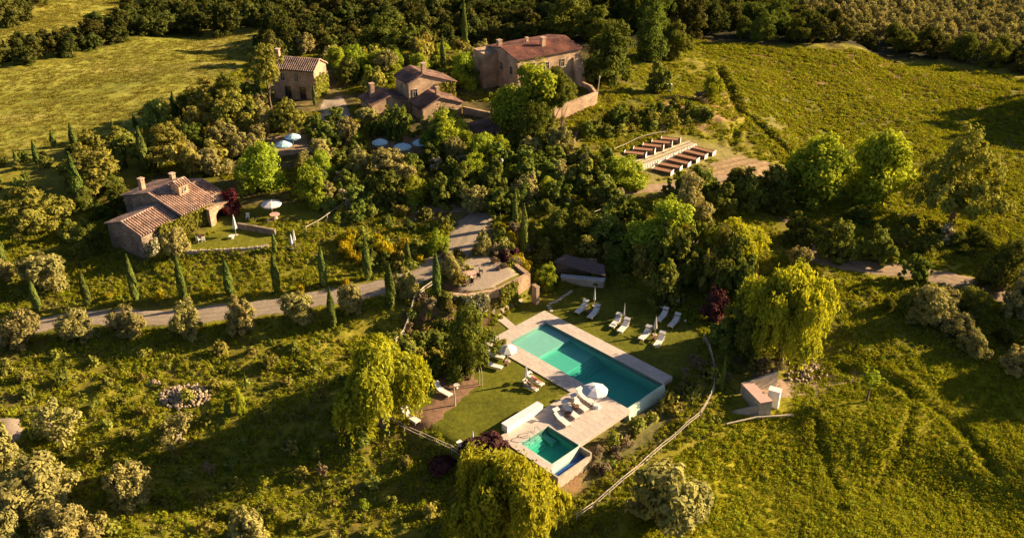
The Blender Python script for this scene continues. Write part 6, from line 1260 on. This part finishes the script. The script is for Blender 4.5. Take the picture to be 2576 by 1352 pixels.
# ---- meadow grass, tall weeds (nobody could count them)
def tuft_mesh(name, nb, h, spread, wdt, mat, seed):
    rg = np.random.default_rng(seed); V = []; Fc = []; lv = []
    for i in range(nb):
        a_ = rg.random() * 6.283; r_ = spread * rg.random() * .5; x, y = r_ * math.cos(a_), r_ * math.sin(a_); b2 = rg.random() * 6.283; hh = h * rg.uniform(.6, 1.2); ln = spread * rg.uniform(.3, .9)
        ca_, sa_ = math.cos(b2) * wdt, math.sin(b2) * wdt; k = len(V)
        V += [(x - ca_, y - sa_, -.1), (x + ca_, y + sa_, -.1), (x + math.cos(a_) * ln * .5 + ca_ * .8, y + math.sin(a_) * ln * .5 + sa_ * .8, hh * .7), (x + math.cos(a_) * ln, y + math.sin(a_) * ln, hh), (x + math.cos(a_) * ln * .5 - ca_ * .8, y + math.sin(a_) * ln * .5 - sa_ * .8, hh * .7)]
        Fc += [(k, k + 1, k + 2, k + 4), (k + 4, k + 2, k + 3)]; t = rg.random(); lv += [t * .6, t * .6, t, t, t]
    me = bpy.data.meshes.new(name); me.from_pydata(V, [], Fc); me.materials.append(M[mat]); at_ = me.attributes.new('lv', 'FLOAT', 'POINT'); at_.data.foreach_set('value', np.array(lv, np.float32)); return me
def grass_field(name, polys, avoid, dens, srange, meshes, seed, label, zsc=(.7, 1.3), clump=6.0, clear=(.35, 0)):
    rg = np.random.default_rng(seed); XY = []
    for poly in polys:
        xs = [p[0] for p in poly]; ys = [p[1] for p in poly]; A_ = (max(xs) - min(xs)) * (max(ys) - min(ys)); n = int(A_ * dens)
        x = rg.uniform(min(xs), max(xs), n); y = rg.uniform(min(ys), max(ys), n); k = inpoly(poly, x, y)
        x, y = x[k], y[k]
        for av in avoid:
            k = ~inpoly(av, x, y); x, y = x[k], y[k]
        c_ = fbm(x, y, clump, seed + 5) ; k = c_ > clear[0] + rg.random(len(x)) * .18; x, y = x[k], y[k]; XY.append(np.stack([x, y, land_z(x, y)], 1))
    P = np.concatenate(XY); n = len(P); cl = fbm(P[:, 0], P[:, 1], 4.0, seed + 9)
    sc = rg.uniform(*srange, n) * (.55 + cl * .9)
    me = bpy.data.meshes.new(name); me.vertices.add(n); me.vertices.foreach_set('co', P.astype(np.float32).ravel())
    for nm, dat in (('sc', sc), ('rot', rg.random(n) * 6.283)):
        a_ = me.attributes.new(nm, 'FLOAT', 'POINT'); a_.data.foreach_set('value', dat.astype(np.float32))
    a_ = me.attributes.new('pick', 'INT', 'POINT'); a_.data.foreach_set('value', rg.integers(0, len(meshes), n).astype(np.int32))
    o = link(name, me, label=label, kind='stuff', cat='grass')
    ng = bpy.data.node_groups.new(name, 'GeometryNodeTree'); ng.interface.new_socket('Geometry', in_out='INPUT', socket_type='NodeSocketGeometry'); ng.interface.new_socket('Geometry', in_out='OUTPUT', socket_type='NodeSocketGeometry')
    N = ng.nodes; Lk = ng.links; gi = N.new('NodeGroupInput'); go = N.new('NodeGroupOutput'); ip = N.new('GeometryNodeInstanceOnPoints'); g2 = N.new('GeometryNodeGeometryToInstance')
    for mm in meshes[::-1]:
        ob = bpy.data.objects.new(mm.name, mm); oi = N.new('GeometryNodeObjectInfo'); oi.inputs['Object'].default_value = ob; oi.inputs['As Instance'].default_value = True; Lk.new(oi.outputs['Geometry'], g2.inputs[0])
    Lk.new(gi.outputs[0], ip.inputs['Points']); Lk.new(g2.outputs[0], ip.inputs['Instance']); ip.inputs['Pick Instance'].default_value = True
    def attr(nm, ty):
        a2 = N.new('GeometryNodeInputNamedAttribute'); a2.data_type = ty; a2.inputs['Name'].default_value = nm; return a2.outputs['Attribute']
    Lk.new(attr('pick', 'INT'), ip.inputs['Instance Index'])
    cr = N.new('ShaderNodeCombineXYZ'); Lk.new(attr('rot', 'FLOAT'), cr.inputs[2]); Lk.new(cr.outputs[0], ip.inputs['Rotation']); Lk.new(attr('sc', 'FLOAT'), ip.inputs['Scale'])
    Lk.new(ip.outputs[0], go.inputs[0]); md = o.modifiers.new('scatter', 'NODES'); md.node_group = ng
    print(name, n); return o
def weed_mesh(nq, r_, h, size, mat, seed):
    rg = np.random.default_rng(seed); d = rg.normal(0, 1, (nq, 3)); d[:, 2] = np.abs(d[:, 2]); d /= np.linalg.norm(d, axis=1, keepdims=True); q = rg.random((nq, 1)) ** .4
    C = d * q * np.array([[r_, r_, h]]); V, Q = leafset(C, d + np.array([[0, 0, .5]]), size, rg, 1.6, .5); return np_mesh('weed_clump', V, Q, M[mat], np.repeat(rg.random(nq), 4))
W1 = [weed_mesh(60, .42, .38, .16, 'grass', 21), weed_mesh(70, .5, .45, .15, 'grass', 22), weed_mesh(60, .38, .5, .15, 'shrub', 23), weed_mesh(55, .3, .62, .14, 'grass', 24)]
T1 = [tuft_mesh('tuft', 16, .42, .6, .04, 'grass', 1), tuft_mesh('tuft', 12, .5, .45, .035, 'grass', 2), tuft_mesh('tuft', 20, .3, .8, .05, 'grass', 3)] + W1
T2 = [tuft_mesh('tuft', 14, .28, .8, .05, 'drygrass', 5), tuft_mesh('tuft', 14, .22, .8, .06, 'drygrass', 6)]
T3 = [tuft_mesh('tuft', 14, .35, .8, .06, 'grass', 7), tuft_mesh('tuft', 12, .4, .6, .06, 'drygrass', 9), tuft_mesh('tuft', 14, .3, .8, .06, 'grass', 17)] + W1[:2]
STR = poly_D([(1203,969),(1142,1018),(1061,1100),(1021,1081),(1096,1002),(1110,948),(1189,943)])
AVG = HOUSES + [P_LAWN, P_CLAWN, P_FIELD, P_FIELD2, RD1, RD2, P_BED, STR, [tuple(PF(a_, b2)[:2]) for a_, b2 in ((-2.2,-2),(22.5,-2),(22.5,21),(12,21),(12,9),(-2.2,9))], poly_D([(1840,900),(1990,900),(1990,1040),(1850,1050)]), poly_D([(400,968),(530,968),(535,1030),(400,1030)]), poly_D([(-40,1050),(62,1050),(62,1110),(-40,1120)]), poly_D([(-40,1270),(20,1290),(60,1400),(-60,1400)]), PTH[3]]
vis = poly_D([(-420,500),(-600,1750),(1400,1750),(1500,1420),(1640,1150),(1830,1080),(1880,960),(2250,900),(3000,900),(2900,560),(1500,480),(1200,560),(800,560)])
grass_field('meadow_grass', [vis], AVG, 7.0, (.35, .95), T1, 91, 'tall yellow-green meadow grass and weeds on the slopes round the pools', clump=3, clear=(.2, 0))
TF = [tuft_mesh('tuft', 16, .30, .6, .045, 'grass', 31), tuft_mesh('tuft', 18, .24, .8, .05, 'grass', 32), tuft_mesh('tuft', 14, .38, .5, .04, 'grass', 33), W1[0]]
grass_field('meadow_grass', [P_SERAD], AVG, 9, (.5, 1.1), TF, 97, 'smooth yellow-green grass of the lower right meadow', clear=(.1, 0), clump=3)
grass_field('field_grass', [P_RFIELD], AVG[:5] + [RD2], 3.4, (.6, 1.4), T3, 92, 'clumpy green and brown grass of the upper right field', clear=(.24, 0), clump=3)
grass_field('field_grass', [P_FIELD], HOUSES, 1.6, (.6, 1.1), T2, 93, 'short dry grass of the large pale field', clear=(.25, 0))
grass_field('field_grass', [P_FIELD2], HOUSES, 2.0, (.7, 1.2), T2, 94, 'grass of the small bright field at the top left', clear=(.25, 0))
grass_field('garden_grass', [P_GARD], AVG[:5] + PTH + [P_CLAWN, RD1], 3.0, (.6, 1.2), T3, 95, 'rough grass and ground cover between the garden trees', clear=(.3, 0))
P_SL = poly_D([(1440,300),(1510,230),(1500,150),(1700,98),(1790,100),(1830,180),(1870,300),(1960,400),(1900,430),(1830,370),(1700,335),(1900,450),(1650,470),(1540,420),(1440,420)])
grass_field('slope_grass', [P_SL, poly_D([(1330,560),(1560,520),(1560,590),(1330,640)])], HOUSES + PTH + [poly_D([(1555,388),(1690,335),(1800,352),(1830,385),(1665,452),(1620,440)]), P_DIRT3, RD2], 3.5, (.5, 1.2), T3, 96, 'rough yellow grass on the slope right of the villa terrace', clear=(.34, 0), clump=3)
print('all', round(time.time() - T0, 1))
